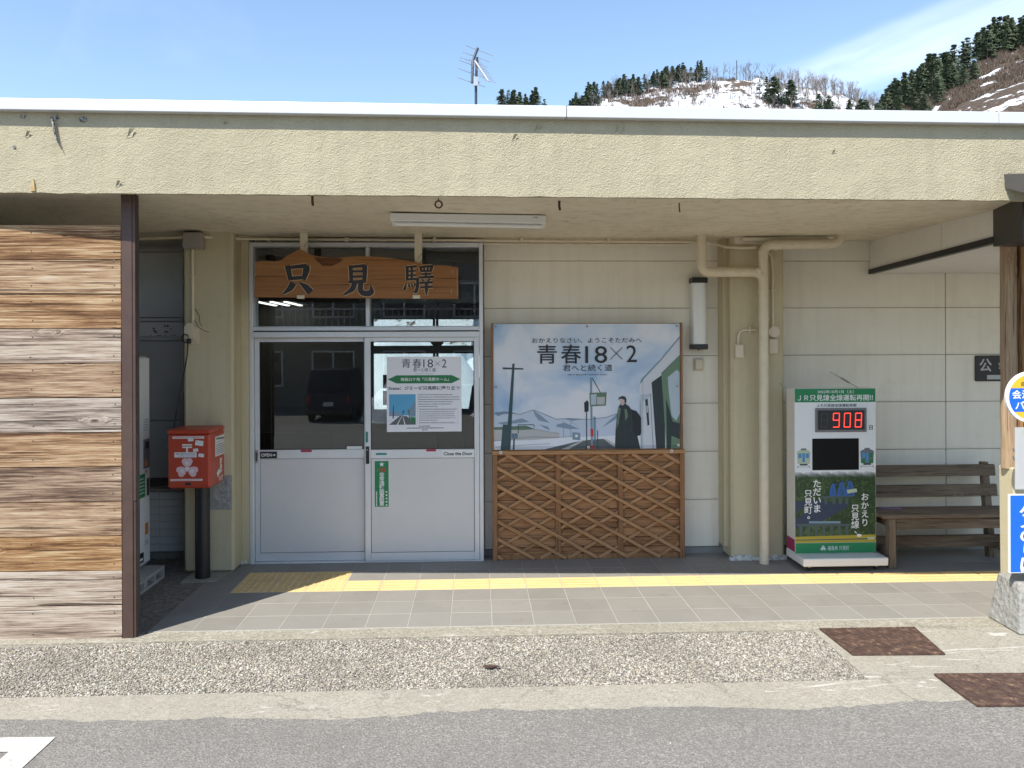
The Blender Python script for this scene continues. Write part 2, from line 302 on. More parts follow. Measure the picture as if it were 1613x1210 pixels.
# hillside
def hill_mat(name, lo, hi, soil0, soil1, sc):
    m, g = newmat(name); p = g.pos()
    n = g.math('ADD', g.math('MULTIPLY', g.noise(g.vmul(p, (1, 1, 1.7)), sc, 6, 0.62, 1.2), 0.75), g.math('MULTIPLY', g.noise(p, sc * 7, 4, 0.6), 0.25))
    s = g.ramp(n, [(lo, 0.0), (hi, 1.0)])
    soil = g.ramp(g.noise(p, 1.4, 5, 0.75), [(0.35, soil0), (0.7, soil1)])
    finish(m, g, g.mix(s, soil, (0.62, 0.64, 0.69)), 0.9, 0, g.bump(g.noise(p, 0.6, 5, 0.7), 0.6, 1.0), 0.1)
hill_mat('hill_snow', 0.43, 0.46, (0.075, 0.055, 0.042), (0.16, 0.12, 0.095), 0.045)
hill_mat('hill_brown', 0.52, 0.545, (0.055, 0.043, 0.034), (0.125, 0.098, 0.078), 0.055)
def leafy(name, c0, c1):
    m, g = newmat(name); ri = g.n('ShaderNodeNewGeometry').outputs['Random Per Island']; oi = g.n('ShaderNodeObjectInfo').outputs['Random']
    f = g.math('ADD', g.math('MULTIPLY', ri, 0.7), g.math('MULTIPLY', oi, 0.3))
    finish(m, g, g.mix(f, c0, c1), 0.8, 0, None, 0.2)
leafy('needles', (0.035, 0.052, 0.034), (0.115, 0.145, 0.085)); leafy('twigs', (0.14, 0.12, 0.11), (0.27, 0.235, 0.215)); leafy('scrub', (0.075, 0.056, 0.044), (0.18, 0.14, 0.11))
plain('trunk_bark', (0.10, 0.075, 0.055), 0.9)
m, g = newmat('weathered_white'); p = g.pos()
finish(m, g, g.ramp(g.noise(p, 30, 5), [(0.4, (0.40, 0.39, 0.34)), (0.6, (0.68, 0.68, 0.66))]), 0.9, 0, g.bump(g.noise(p, 50, 5), 0.9, 0.01))

# ------------------------------------------------------------------ mesh builder
class MB:
    def __init__(s): s.v = []; s.f = []; s.m = []; s.sm = []; s.mats = []
    def mi(s, mat):
        if mat not in s.mats: s.mats.append(mat)
        return s.mats.index(mat)
    def add(s, vs, fs, mat, smooth=False):
        b = len(s.v); k = s.mi(mat); s.v.extend(tuple(v) for v in vs)
        for f in fs: s.f.append(tuple(b + i for i in f)); s.m.append(k); s.sm.append(smooth)
        return s
    def box(s, x0, x1, y0, y1, z0, z1, mat, bev=0.0):
        if bev <= 0:
            v = [(x0, y0, z0), (x1, y0, z0), (x1, y1, z0), (x0, y1, z0), (x0, y0, z1), (x1, y0, z1), (x1, y1, z1), (x0, y1, z1)]
            return s.add(v, [(0, 3, 2, 1), (4, 5, 6, 7), (0, 1, 5, 4), (1, 2, 6, 5), (2, 3, 7, 6), (3, 0, 4, 7)], mat)
        b = bev; v = []; f = []
        for z, k in ((z0, b), (z0 + b, 0), (z1 - b, 0), (z1, b)):
            for (x, y) in ((x0 + b, y0 + k), (x1 - b, y0 + k), (x1 - k, y0 + b), (x1 - k, y1 - b), (x1 - b, y1 - k), (x0 + b, y1 - k), (x0 + k, y1 - b), (x0 + k, y0 + b)):
                v.append((x, y, z))
        f.append(tuple(reversed(range(8)))); f.append(tuple(range(24, 32)))
        for r in range(3):
            for i in range(8):
                j = (i + 1) % 8; f.append((r * 8 + i, r * 8 + j, r * 8 + 8 + j, r * 8 + 8 + i))
        return s.add(v, f, mat)
    def hexa(s, v, mat):                               # 4 bottom, 4 top corners
        return s.add(v, [(0, 3, 2, 1), (4, 5, 6, 7), (0, 1, 5, 4), (1, 2, 6, 5), (2, 3, 7, 6), (3, 0, 4, 7)], mat)
    def prism(s, pts, y0, y1, mat, side=None):         # outline in XZ, extruded along Y
        n = len(pts); v = [(x, y0, z) for x, z in pts] + [(x, y1, z) for x, z in pts]
        s.add(v, [tuple(range(n)), tuple(reversed(range(n, 2 * n)))], mat)
        return s.add(v, [(i, i + n, (i + 1) % n + n, (i + 1) % n) for i in range(n)], side or mat)
    def slab(s, pts, z0, z1, mat):                     # outline in XY (ccw)
        n = len(pts); v = [(x, y, z0) for x, y in pts] + [(x, y, z1) for x, y in pts]
        return s.add(v, [tuple(reversed(range(n))), tuple(range(n, 2 * n))] + [(i, (i + 1) % n, (i + 1) % n + n, i + n) for i in range(n)], mat)
    def tube(s, pts, r, mat, seg=14, caps=True, radii=None):
        pts = [Vector(p) for p in pts]; n = len(pts); vs = []; t0 = (pts[1] - pts[0]).normalized()
        a = Vector((0, 0, 1)) if abs(t0.z) < 0.9 else Vector((1, 0, 0)); nrm = t0.cross(a).normalized()
        for i, p in enumerate(pts):
            t = ((pts[min(i + 1, n - 1)] - pts[max(i - 1, 0)])).normalized()
            nrm = (nrm - t * nrm.dot(t)).normalized(); bn = t.cross(nrm); rr = radii[i] if radii else r
            for k in range(seg):
                an = 2 * math.pi * k / seg; vs.append(p + (nrm * math.cos(an) + bn * math.sin(an)) * rr)
        fs = [(i * seg + k, i * seg + (k + 1) % seg, (i + 1) * seg + (k + 1) % seg, (i + 1) * seg + k) for i in range(n - 1) for k in range(seg)]
        s.add(vs, fs, mat, True)
        if caps: s.add(vs[:seg], [tuple(reversed(range(seg)))], mat); s.add(vs[-seg:], [tuple(range(seg))], mat)
        return s
    def plane_poly(s, P, pts, mat, lift=0.0):          # flat polygon on a print plane
        return s.add([P(u, w, lift) for u, w in pts], [tuple(range(len(pts)))], mat)

ORG = {}
def bounds(vs):
    a = np.array(vs); return a.min(0), a.max(0)
def mk(name, mb, parent=None, origin=None, label=None, cat=None, group=None, kind=None, color=None, bevel=0.0):
    vs = np.array(mb.v, dtype=np.float64); lo, hi = vs.min(0), vs.max(0)
    if origin is None: origin = ((lo + hi) / 2) if parent else np.array(((lo[0] + hi[0]) / 2, (lo[1] + hi[1]) / 2, lo[2]))
    origin = np.array(origin, dtype=float)
    me = bpy.data.meshes.new(name); me.from_pydata((vs - origin).tolist(), [], mb.f)
    for mt in mb.mats: me.materials.append(MATS[mt])
    me.polygons.foreach_set('material_index', mb.m); me.polygons.foreach_set('use_smooth', mb.sm); me.update()
    o = bpy.data.objects.new(name, me); COL.objects.link(o)
    return _reg(o, origin, parent, label, cat, group, kind, color, bevel)
def _reg(o, origin, parent, label=None, cat=None, group=None, kind=None, color=None, bevel=0.0):
    ORG[o.name] = np.array(origin, dtype=float)
    if parent: o.parent = parent; o.location = ORG[o.name] - ORG[parent.name]
    else: o.location = origin
    if label: o['label'] = label
    if cat: o['category'] = cat
    if group: o['group'] = group
    if kind: o['kind'] = kind
    if color: o.color = (*color, 1)
    if bevel:
        b = o.modifiers.new('edge', 'BEVEL'); b.width = bevel; b.segments = 2; b.limit_method = 'ANGLE'
    return o
def thing(name, label, cat, loc, group=None, kind=None):
    o = bpy.data.objects.new(name, None); COL.objects.link(o); o.empty_display_size = 0.1
    return _reg(o, loc, None, label, cat, group, kind)
def share(name, me, loc, parent=None, rot=None, scale=None, **kw):   # another object on an existing mesh
    o = bpy.data.objects.new(name, me); COL.objects.link(o); _reg(o, loc, parent, **kw)
    if rot is not None: o.rotation_euler = rot
    if scale is not None: o.scale = scale
    return o
def B(name, x0, x1, y0, y1, z0, z1, mat, parent=None, bev=0.0, **kw): return mk(name, MB().box(x0, x1, y0, y1, z0, z1, mat, bev), parent, **kw)

# ------------------------------------------------------------------ lettering
FONT = bpy.data.fonts.load('<builtin>'); _tc = {}
def glyphs(body, off=0.0):
    key = (body, off)
    if key in _tc: return _tc[key]
    cu = bpy.data.curves.new('t', 'FONT'); cu.font = FONT; cu.body = body; cu.size = 1.0; cu.offset = off; cu.resolution_u = 3; cu.fill_mode = 'FRONT'
    ob = bpy.data.objects.new('t', cu); COL.objects.link(ob); dg = bpy.context.evaluated_depsgraph_get(); dg.update()
    me = bpy.data.meshes.new_from_object(ob.evaluated_get(dg)); vs = [(v.co.x, v.co.y) for v in me.vertices]; fs = [tuple(p.vertices) for p in me.polygons]
    bpy.data.objects.remove(ob); bpy.data.curves.remove(cu); bpy.data.meshes.remove(me); _tc[key] = (vs, fs); return vs, fs
def front(Y): return lambda u, w, l=0.0: (u, Y - l, w)                 # plane facing the camera side
def side(X): return lambda u, w, l=0.0: (X + l, u, w)                  # plane facing +X
def text(mb, P, body, x0, x1, z0, z1, mat, lift=0.0012, off=0.0, keep=False):
    vs, fs = glyphs(body, off); a = np.array(vs); lo, hi = a.min(0), a.max(0); sx = (x1 - x0) / (hi[0] - lo[0]); sz = (z1 - z0) / (hi[1] - lo[1])
    if keep: sx = sz = min(sx, sz)
    mxx, mz = (lo[0] + hi[0]) / 2, (lo[1] + hi[1]) / 2; cx, cz = (x0 + x1) / 2, (z0 + z1) / 2
    mb.add([P(cx + (u - mxx) * sx, cz + (w - mz) * sz, lift) for u, w in vs], fs, mat)
def vtext(mb, P, body, cx, z_top, size, pitch, mat, lift=0.0012, off=0.0, sx=1.0):
    for i, ch in enumerate(body):
        vs, fs = glyphs(ch, off); z = z_top - pitch * i - size * 0.88
        wadv = 1.0
        a = np.array(vs); ox = 0.5
        dx, dz = (0.35, 0.35) if ch in '。、' else (0, 0)
        mb.add([P(cx + (u - ox + dx) * size * sx, z + (w + dz) * size, lift) for u, w in vs], fs, mat)
def disc(P, cx, cz, r, n=24, rz=None): return [(cx + r * math.cos(2 * math.pi * i / n), cz + (rz or r) * math.sin(2 * math.pi * i / n)) for i in range(n)]
def rect(x0, x1, z0, z1): return [(x0, z0), (x1, z0), (x1, z1), (x0, z1)]
def squiggles(mb, P, x0, x1, z, h, mat, seed, lift=0.0012):            # print far too small to read: broken dashes
    rr = random.Random(seed); x = x0
    while x < x1 - h * 0.3:
        w = h * rr.uniform(0.55, 0.95); mb.plane_poly(P, rect(x, min(x + w, x1), z - h * rr.uniform(.3, .5), z + h * rr.uniform(.2, .4)), mat, lift)
        if rr.random() < .5: mb.plane_poly(P, rect(x + w * .2, x + w * .5, z - h * .5, z + h * .5), mat, lift + 0.0002)
        x += w + h * rr.uniform(0.2, 0.4)

# ------------------------------------------------------------------ ground, apron, tiles
def sheet(name, x0, x1, y0, y1, z, mat, **kw):
    return mk(name, MB().add([(x0, y0, z), (x1, y0, z), (x1, y1, z), (x0, y1, z)], [(0, 1, 2, 3)], mat), kind='structure', **kw)
sheet('ground', -1500, 1500, -1200, 2500, -0.8, 'earth')
def wavy_front(x):
    return 4.47 + 0.028 * math.sin(x * 2.3 + 0.6) + 0.018 * math.sin(x * 5.1 + 2) + 0.03 * mnoise.noise(Vector((x * 6, 0, 0))) + 0.02 * mnoise.noise(Vector((x * 19, 3, 0))) + 0.012 * mnoise.noise(Vector((x * 47, 5, 0)))
mb = MB(); xs = [-60, -30, -10] + [-5 + i * 0.03 for i in range(334)] + [5.2, 10, 30, 60]
top = [(x, 4.54 - (0.03 if x > 2.3 else 0) if abs(x) > 5 else wavy_front(x), -0.003) for x in xs]
base = len(xs); vs = top + [(x, 2.0, -0.003) for x in xs] + [(x, -2, -0.02) for x in xs] + [(x, -10, -0.55) for x in xs] + [(x, -60, -0.62) for x in xs] + [(x, y_ + 0.004, -0.02) for x, y_, z_ in top]
fs = [(r * base + i + base, r * base + i + 1 + base, r * base + i + 1, r * base + i) for r in range(4) for i in range(base - 1)] + [(i, i + 1, 5 * base + i + 1, 5 * base + i) for i in range(base - 1)]
mk('asphalt_road', mb.add(vs, fs, 'asphalt'), kind='structure')
mb = MB()
mb.box(-6, 7, 4.2, 4.80, -0.3, -0.007, 'concrete')
mk('concrete_kerb', mb, kind='structure')
mb = MB(); n = 260; v = []
for i in range(n + 1):
    x = -6 + 13 * i / n; v += [(x, 4.79, -0.014), (x, 5.70, -0.014)]
mk('apron_bed', mb.add(v, [(2 * i, 2 * i + 2, 2 * i + 3, 2 * i + 1) for i in range(n)], 'mortar'), kind='structure')
mb = MB(); mb.slab([(-6, 5.655), (7, 5.655), (8, 5.838), (-2.29, 5.838), (-2.29, 5.80), (-6, 5.80)], -0.3, -0.004, 'concrete_edge')
mk('concrete_edge_strip', mb, kind='structure')
mb = MB(); mb.slab([(2.31, 4.802), (7, 4.802), (7, 5.653), (2.33, 5.653)], -0.3, -0.006, 'concrete')
mk('concrete_apron', mb, kind='structure')
mb = MB(); mb.box(-6, -2.30, 5.802, 8.0, -0.3, -0.008, 'dirty_concrete')
mk('side_floor', mb, kind='structure')
# broken front edge of the apron: rough lumps where the mortar meets the kerb
ico_v, ico_f = [], []
t = (1 + 5 ** .5) / 2
ico_v = np.array([(-1, t, 0), (1, t, 0), (-1, -t, 0), (1, -t, 0), (0, -1, t), (0, 1, t), (0, -1, -t), (0, 1, -t), (t, 0, -1), (t, 0, 1), (-t, 0, -1), (-t, 0, 1)]) / math.sqrt(1 + t * t)
ico_f = np.array([(0, 11, 5), (0, 5, 1), (0, 1, 7), (0, 7, 10), (0, 10, 11), (1, 5, 9), (5, 11, 4), (11, 10, 2), (10, 7, 6), (7, 1, 8), (3, 9, 4), (3, 4, 2), (3, 2, 6), (3, 6, 8), (3, 8, 9), (4, 9, 5), (2, 4, 11), (6, 2, 10), (8, 6, 7), (9, 8, 1)])
def pebbles(name, xy, size, zc, mat, rng, flat=0.55, **kw):
    n = len(xy); s = size[:, None, None] * rng.uniform(0.6, 1.25, (n, 1, 3)) * np.array((1, 1, flat))
    v = ico_v[None] * s * rng.uniform(0.82, 1.15, (n, 12, 1)); a = rng.uniform(0, 6.28, n); ca, sa = np.cos(a)[:, None], np.sin(a)[:, None]
    x = v[:, :, 0] * ca - v[:, :, 1] * sa; y = v[:, :, 0] * sa + v[:, :, 1] * ca; tilt = rng.uniform(-.35, .35, (n, 1)); z = v[:, :, 2] + x * tilt
    P = np.stack([x + xy[:, 0:1], y + xy[:, 1:2], z + zc[:, None]], 2).reshape(-1, 3)
    Fc = (ico_f[None] + (np.arange(n) * 12)[:, None, None]).reshape(-1, 3)
    me = bpy.data.meshes.new(name); me.vertices.add(len(P)); me.vertices.foreach_set('co', P.ravel()); me.loops.add(Fc.size); me.loops.foreach_set('vertex_index', Fc.ravel())
    me.polygons.add(len(Fc)); me.polygons.foreach_set('loop_start', np.arange(0, Fc.size, 3)); me.polygons.foreach_set('loop_total', np.full(len(Fc), 3)); me.materials.append(MATS[mat]); me.update()
    o = bpy.data.objects.new(name, me); COL.objects.link(o); return _reg(o, (0, 0, 0), None, **kw)
rng = np.random.default_rng(5)
def jag(y, x, a=0.012, s=0.0): return y + a * np.sin(x * 17 + s) + a * np.sin(x * 41 + 1 + s) * .7
n = 76000; X = rng.uniform(-4.4, 2.36, n); Yv = rng.uniform(4.75, 5.70, n)
edge_r = 2.30 + (Yv - 4.8) * 0.05 + 0.012 * np.sin(Yv * 31) + .008 * np.sin(Yv * 83)
wob = np.array([mnoise.noise(Vector((x * 5, 0, 0))) + .6 * mnoise.noise(Vector((x * 17, 4, 0))) for x in X]); lowx = 4.80 + 0.022 * wob
upx = 5.645 - 0.022 * np.abs(wob) - np.where(X < -2.3, 0.05 * (1 - np.exp(X + 2.3)), 0)
k = (X < edge_r) & (Yv > lowx) & (Yv < upx); X, Yv = X[k], Yv[k]
sz = rng.choice([0.0055, 0.0075, 0.0105], len(X), p=[.48, .38, .14])
pebbles('exposed_aggregate', np.stack([X, Yv], 1), sz, rng.uniform(-0.0145, -0.0095, len(X)), 'pebble', rng, kind='stuff', label='beige and grey washed pebble paving between the tiled floor and the kerb', cat='pebble paving')

n = 1500; X = rng.uniform(-3.2, 4, n); Yv = rng.uniform(3.2, 4.5, n); pebbles('grit', np.stack([X, Yv], 1), rng.choice([.0022, .0034, .006], n, p=[.7, .26, .04]), np.full(n, -.0015), 'pebble', rng, kind='stuff', label='loose pale grit scattered over the asphalt', cat='grit')
# tiled floor
tf = thing('tiled_floor', None, None, (1, 6.7, 0), kind='structure')
del_keys = None
mk('grout_bed', MB().box(-2.29, 7.0, 5.84, 7.80, -0.3, -0.0016, 'grout'), tf)
def tile_mesh(kind):
    mb = MB(); h = 0.1482 if kind == 'plain' else 0.1468; mt = 'floor_tile' if kind == 'plain' else 'tactile_yellow'
    mb.box(-h, h, -h, h, -0.02, 0, mt, 0.0015)
    if kind == 'dots':
        for i in range(5):
            for j in range(5):
                x, y = (i - 2) * 0.058, (j - 2) * 0.058; v = []
                for r, z in ((0.013, 0.0), (0.008, 0.005)):
                    v += [(x + r * math.cos(q * math.pi / 4), y + r * math.sin(q * math.pi / 4), z) for q in range(8)]
                mb.add(v, [tuple(range(8, 16))] + [(q, (q + 1) % 8, (q + 1) % 8 + 8, q + 8) for q in range(8)], mt)
    if kind == 'bars':
        for j in range(4):
            y = (j - 1.5) * 0.075; a, b, L = 0.015, 0.009, 0.137
            mb.hexa([(-L, y - a, 0), (L, y - a, 0), (L, y + a, 0), (-L, y + a, 0), (-L + .006, y - b, .005), (L - .006, y - b, .005), (L - .006, y + b, .005), (-L + .006, y + b, .005)], mt)
    me = bpy.data.meshes.new(kind + '_tile'); me.from_pydata(mb.v, [], mb.f); me.materials.append(MATS[mt]); return me
TM = {k: tile_mesh(k) for k in ('plain', 'dots', 'bars')}
ROWS = [5.843 + 0.2965 * i for i in range(6)]
for ci in range(-8, 23):
    x0 = 0.1 + ci * 0.3
    for ri, y0 in enumerate(ROWS):
        kind = 'plain'
        if ri in (3, 4) and ci in (-7, -6, -5): kind = 'dots'
        elif ri == 3 and ci >= -4: kind = 'bars'
        if x0 > 6.6: continue
        share('tactile_tile' if kind != 'plain' else 'floor_tile', TM[kind], (x0 + 0.15, y0 + 0.15, R.uniform(-.0006, .0006)), tf, rot=(0, 0, R.choice([0, math.pi])), scale=(1, 0.985, 1))
mk('grout_patch', MB().box(-2.29, 7.0, 7.625, 7.79, -0.02, 0.0, 'floor_tile'), tf)

# rusty access plates
def plate(corners, label, z=0.0):
    a, b, c, d_ = [Vector((*p, 0)) for p in corners]                    # near-left, near-right, far-right, far-left
    ctr = (a + b + c + d_) / 4; t = thing('access_plate', label, 'cover plate', (ctr.x, ctr.y, z), 'rusty steel covers set in the pavement')
    mb = MB(); mb.slab([(p.x, p.y) for p in (a, b, c, d_)], z - 0.004, z + 0.006, 'rusty_plate'); mk('steel_sheet', mb, t)
    mb = MB(); w = (b - a).length; h = (d_ - a).length; nx, ny = int(w / 0.036), int(h / 0.036)
    for i in range(nx):
        for j in range(ny):
            u, v = (i + .5) / nx, (j + .5) / ny; p = a.lerp(b, u).lerp(d_.lerp(c, u), v); an = math.pi / 4 if (i + j) % 2 else -math.pi / 4
            e = Vector((math.cos(an), math.sin(an), 0)) * 0.013; f = Vector((-e.y, e.x, 0)) * 0.3
            q = [p - e - f, p + e - f, p + e + f, p - e + f]; zz = z + 0.0061
            mb.add([(k.x, k.y, zz) for k in q] + [((k.x - p.x) * .7 + p.x, (k.y - p.y) * .7 + p.y, zz + .0022) for k in q], [(4, 5, 6, 7), (0, 1, 5, 4), (1, 2, 6, 5), (2, 3, 7, 6), (3, 0, 4, 7)], 'rusty_plate')
    mk('tread_pattern', mb, t, kind='stuff')
plate([(2.386, 5.168), (2.979, 5.148), (3.196, 5.728 - .09), (2.371, 5.772 - .12)][:2] + [(3.05, 5.65), (2.375, 5.655)], 'rusty brown steel cover lying between the pebble paving and the pale concrete')
plate([(2.72, 4.395), (3.62, 4.36), (3.62, 4.80), (2.727, 4.832)], 'dark checkered steel cover at the road edge in front of the bus stop sign', 0.004)
mb = MB()
P = lambda u, w, l=0.0: (u, w, -0.0027 + l)
mb.plane_poly(P, [(-2.148, 3.97), (-2.147, 4.291), (-4.4, 4.36), (-4.4, 4.21), (-2.30, 4.143), (-2.31, 3.2), (-2.16, 3.2)], 'road_paint', 0.004)
mk('road_marking', mb, kind='structure')
# bits on the ground
mb = MB(); 
for q in range(7): pass
mb.add([(0.02, 5.08, 0.006), (0.07, 5.065, 0.004), (0.13, 5.075, 0.010), (0.15, 5.09, 0.004), (0.08, 5.105, 0.013), (0.04, 5.10, 0.008)], [(0, 1, 2, 3, 4, 5)], 'post_brown')
mk('dead_leaf', mb, label='single dry brown leaf lying on the pebble paving', cat='leaf')

# ------------------------------------------------------------------ station building
st = thing('station_building', 'single storey cream station building with flat roof and sliding aluminium door', 'building', (0, 7.8, 0))
def fy(x): return 5.60 - (x + 3.15) * 0.0546
def fzb(x): return 3.009 - (x + 3.15) * 0.0141
def fzt(x): return 3.618 - (x + 3.15) * 0.0212
def fm(x, z): k = fy(x * 1.03) / 5.34; return x * k, 1.98 + (z - 1.98) * k
def ycop(x): return fzt(x) - 0.072
# fascia with a slightly ragged drip edge
mb = MB(); xs = [-6 + i * 0.06 for i in range(251)]; v = []
for x in xs:
    j = 0.006 * mnoise.noise(Vector((x * 6, 1, 0))) + 0.004 * mnoise.noise(Vector((x * 23, 5, 0)))
    yf = fy(x) + 0.004 * mnoise.noise(Vector((x * 1.3, 9, 0)))
    v += [(x, yf, fzt(x) - 0.01), (x, yf, fzb(x) + j), (x, yf + 0.05, fzb(x) + 0.002), (x, yf + 0.09, fzb(x) + 0.045), (x, yf + 0.3, fzt(x) - 0.01)]
nx = len(xs); fs = []
for i in range(nx - 1):
    for r in range(3): fs.append((i * 5 + r, i * 5 + r + 1, i * 5 + r + 6, i * 5 + r + 5))
    fs.append((i * 5, i * 5 + 5, i * 5 + 9, i * 5 + 4))
mk('fascia', mb.add(v, fs, 'stucco'), st)
mb = MB(); xs2 = [-6 + i for i in range(15)]; v = []
for x in xs2: v += [(x, fy(x) + 0.085, fzb(x) + 0.040), (x, 7.9, 2.975), (x, 8.2, 3.3), (x, fy(x) + 0.2, 3.3)]
mk('soffit', mb.add(v, [f for i in range(14) for f in ((i * 4, i * 4 + 1, i * 4 + 5, i * 4 + 4),)], 'soffit'), st)
def beam(x0, x1, za, zb, out, mat, name):
    mb = MB(); mb.hexa([(x0, fy(x0) - out, fzt(x0) + za), (x1, fy(x1) - out, fzt(x1) + za), (x1, fy(x1) + .3, fzt(x1) + za), (x0, fy(x0) + .3, fzt(x0) + za),
                        (x0, fy(x0) - out, fzt(x0) + zb), (x1, fy(x1) - out, fzt(x1) + zb), (x1, fy(x1) + .3, fzt(x1) + zb), (x0, fy(x0) + .3, fzt(x0) + zb)], mat)
    return mk(name, mb, st, bevel=0.004)
for a, b in ((-6, -3.5), (-3.497, 0.586), (0.590, 3.37), (3.374, 8)): beam(a, b, -0.075, 0.0, 0.058, 'coping', 'coping')
mk('flat_roof', MB().add([(-6, fy(-6) + .25, 3.45), (8, fy(8) + .25, 3.25), (8, 13.8, 3.25), (-6, 13.8, 3.45)], [(0, 1, 2, 3)], 'roof_sheet'), st)
def soff(x, y): t = (y - fy(x) - .085) / (7.9 - fy(x) - .085); return (fzb(x) + .04) * (1 - t) + 2.975 * t
# flakes, chips, rust on the fascia
def blob(cx, cz, rx, rz, seed, n=14):
    rr = random.Random(seed); return [(cx + rx * math.cos(2 * math.pi * i / n) * rr.uniform(.55, 1.15), cz + rz * math.sin(2 * math.pi * i / n) * rr.uniform(.55, 1.15)) for i in range(n)]
for cx, cz, rx, rz, sd in ((-2.86, 3.44, .022, .016, 1), (-2.665, 3.435, .026, .022, 2), (-2.488, 3.425, .03, .02, 3), (-2.915, 3.25, .012, .012, 4)):
    cx, cz = fm(cx, cz); pts = blob(cx, cz, rx, rz, sd); y = fy(cx); mb = MB(); mb.prism(pts, y - .006, y + .01, 'bare_patch'); mk('bare_spot', mb, st)
def ribbon(pts, widths):
    L, Rr = [], []
    for i, p in enumerate(pts):
        a = pts[max(i - 1, 0)]; b = pts[min(i + 1, len(pts) - 1)]; dx, dz = b[0] - a[0], b[1] - a[1]; l = math.hypot(dx, dz) or 1; nx_, nz_ = -dz / l, dx / l
        L.append((p[0] + nx_ * widths[i] / 2, p[1] + nz_ * widths[i] / 2)); Rr.append((p[0] - nx_ * widths[i] / 2, p[1] - nz_ * widths[i] / 2))
    return L + Rr[::-1]
pts = [(-2.672, 3.42), (-2.662, 3.37), (-2.655, 3.33), (-2.64, 3.28), (-2.618, 3.235)]; pts = [fm(*p) for p in pts]
mk('peeling_strip', MB().prism(ribbon(pts, [.012, .010, .008, .006, .003]), fy(-2.65) - .02, fy(-2.65) - .002, 'bare_patch'), st)
for cx, cz, w, sd in ((-2.19, 3.34, .03, 1), (-1.6, 3.41, .012, 2), (0.93, 3.385, .03, 3), (2.35, 3.25, .012, 4), (-2.83, 3.33, .02, 5), (-2.27, 3.02, .02, 6), (0.25, 3.33, .02, 7), (0.4, 3.39, .02, 8)):
    cx, cz = fm(cx, cz); y = fy(cx); mb = MB(); mb.add([(cx - w, y - .002, cz - w), (cx + w * .2, y - .002, cz - w * .9), (cx + w, y - .016, cz + w * .9), (cx - w * .2, y - .012, cz + w), (cx - w * .1, y + .004, cz)], [(0, 1, 4), (1, 2, 4), (2, 3, 4), (3, 0, 4)], 'stucco'); mk('paint_flake', mb, st)
mk('rust_spot', MB().prism(ribbon([fm(*p) for p in ((-2.80, 3.045), (-2.80, 3.02), (-2.80, 2.99), (-2.797, 2.970))], [.008, .02, .024, .03]), fy(-2.8) - .003, fy(-2.8) + .01, 'rust_stain'), st)

# walls: backing, siding panels, piers
DX0, DX1, DTOP = -2.07, 0.055, 2.932
mb = MB(); mb.box(DX1, 7.98, 7.80, 7.9, 0, 3.3, 'groove'); mb.box(-2.14, DX0, 7.80, 7.9, 0, 3.3, 'groove'); mb.box(DX0, DX1, 7.80, 7.9, DTOP, 3.3, 'siding')
wall = mk('wall', mb, st)
ZS = [0.062, 0.510, 0.969, 1.428, 1.881, 2.334, 2.783, 3.02]
def siding(x0, x1):
    for i in range(len(ZS) - 1):
        z0, z1 = ZS[i] + .0025, ZS[i + 1] - .0025
        mb = MB(); mb.box(x0 + .002, x1 - .002, 7.782, 7.80, z0, z1, 'siding', .003); mk('siding_panel', mb, wall)
        if i and i != 6: mk('siding_trim', MB().box(x0 + .002, x1 - .002, 7.777, 7.79, z0 + .012, z0 + .017, 'siding'), wall)
siding(0.066, 2.30); siding(2.86, 4.517); siding(4.521, 6.15); siding(6.154, 7.95)
mk('wall_base', MB().box(0.066, 2.34, 7.775, 7.80, 0, 0.058, 'grey_render').box(2.86, 7.95, 7.775, 7.80, 0, 0.058, 'grey_render'), st)
mk('pier', MB().box(-2.576, -2.145, 7.36, 7.9, 0, 3.1, 'column_paint', .02).box(-2.15, -2.073, 7.60, 7.9, 0, 3.1, 'column_paint', .008), st)
mk('pier', MB().box(2.295, 2.345, 7.60, 7.9, 0.1, 3.1, 'column_paint', .006).box(2.335, 2.833, 7.50, 7.9, 0.0, 3.1, 'column_paint', .025), st)
mb = MB()                                                                    # flaking white render at the pier foot
for i in range(26):
    x = 2.31 + i * 0.0205; h = 0.045 + 0.03 * mnoise.noise(Vector((x * 14, 2, 0))); mb.box(x, x + .021, 7.485 + .006 * mnoise.noise(Vector((x * 20, 0, 0))), 7.52, 0, h, 'weathered_white')
mk('pier_foot', mb, st)
mk('pier_foot', MB().box(-2.17, -2.10, 7.585, 7.62, 0, .035, 'weathered_white', .008), st)
mb = MB(); mb.box(2.36, 2.86, 7.49, 7.8, 2.90, 3.0, 'soffit', .02); mk('bracket', mb, st)
# recess at the left with shuttered window over white tiles
mk('recess_wall', MB().box(-6, -2.57, 7.98, 8.1, 0, 3.1, 'groove'), st)
mk('recess_side', MB().box(-6.1, -5.9, 5.9, 8.1, 0, 3.1, 'column_paint'), st)
sh = mk('shutter_panel', MB().box(-3.9, -2.785, 7.955, 7.985, 2.262, 2.88, 'grey_shutter', .004), st)
mk('shutter_head', MB().box(-3.9, -2.785, 7.945, 7.985, 2.885, 2.94, 'grey_shutter'), st)
mk('shutter_rail', MB().box(-3.9, -2.785, 7.94, 7.985, 2.225, 2.255, 'grey_shutter'), st)
bd = mk('grey_band', MB().box(-3.9, -2.785, 7.945, 7.985, 2.085, 2.215, 'grey_band'), st)
mb = MB(); rr = random.Random(3)
for i in range(14):
    x = rr.uniform(-3.12, -2.85); z = 2.15 + rr.uniform(-.03, .04) if i < 8 else 2.092; mb.plane_poly(front(7.944), blob(x, z, rr.uniform(.008, .02), rr.uniform(.004, .012) if i < 8 else .004, i, 8), 'rubber')
mk('chipped_paint', mb, bd)
mk('shutter_rail', MB().box(-3.9, -2.785, 7.935, 7.985, 2.045, 2.080, 'grey_shutter'), st)
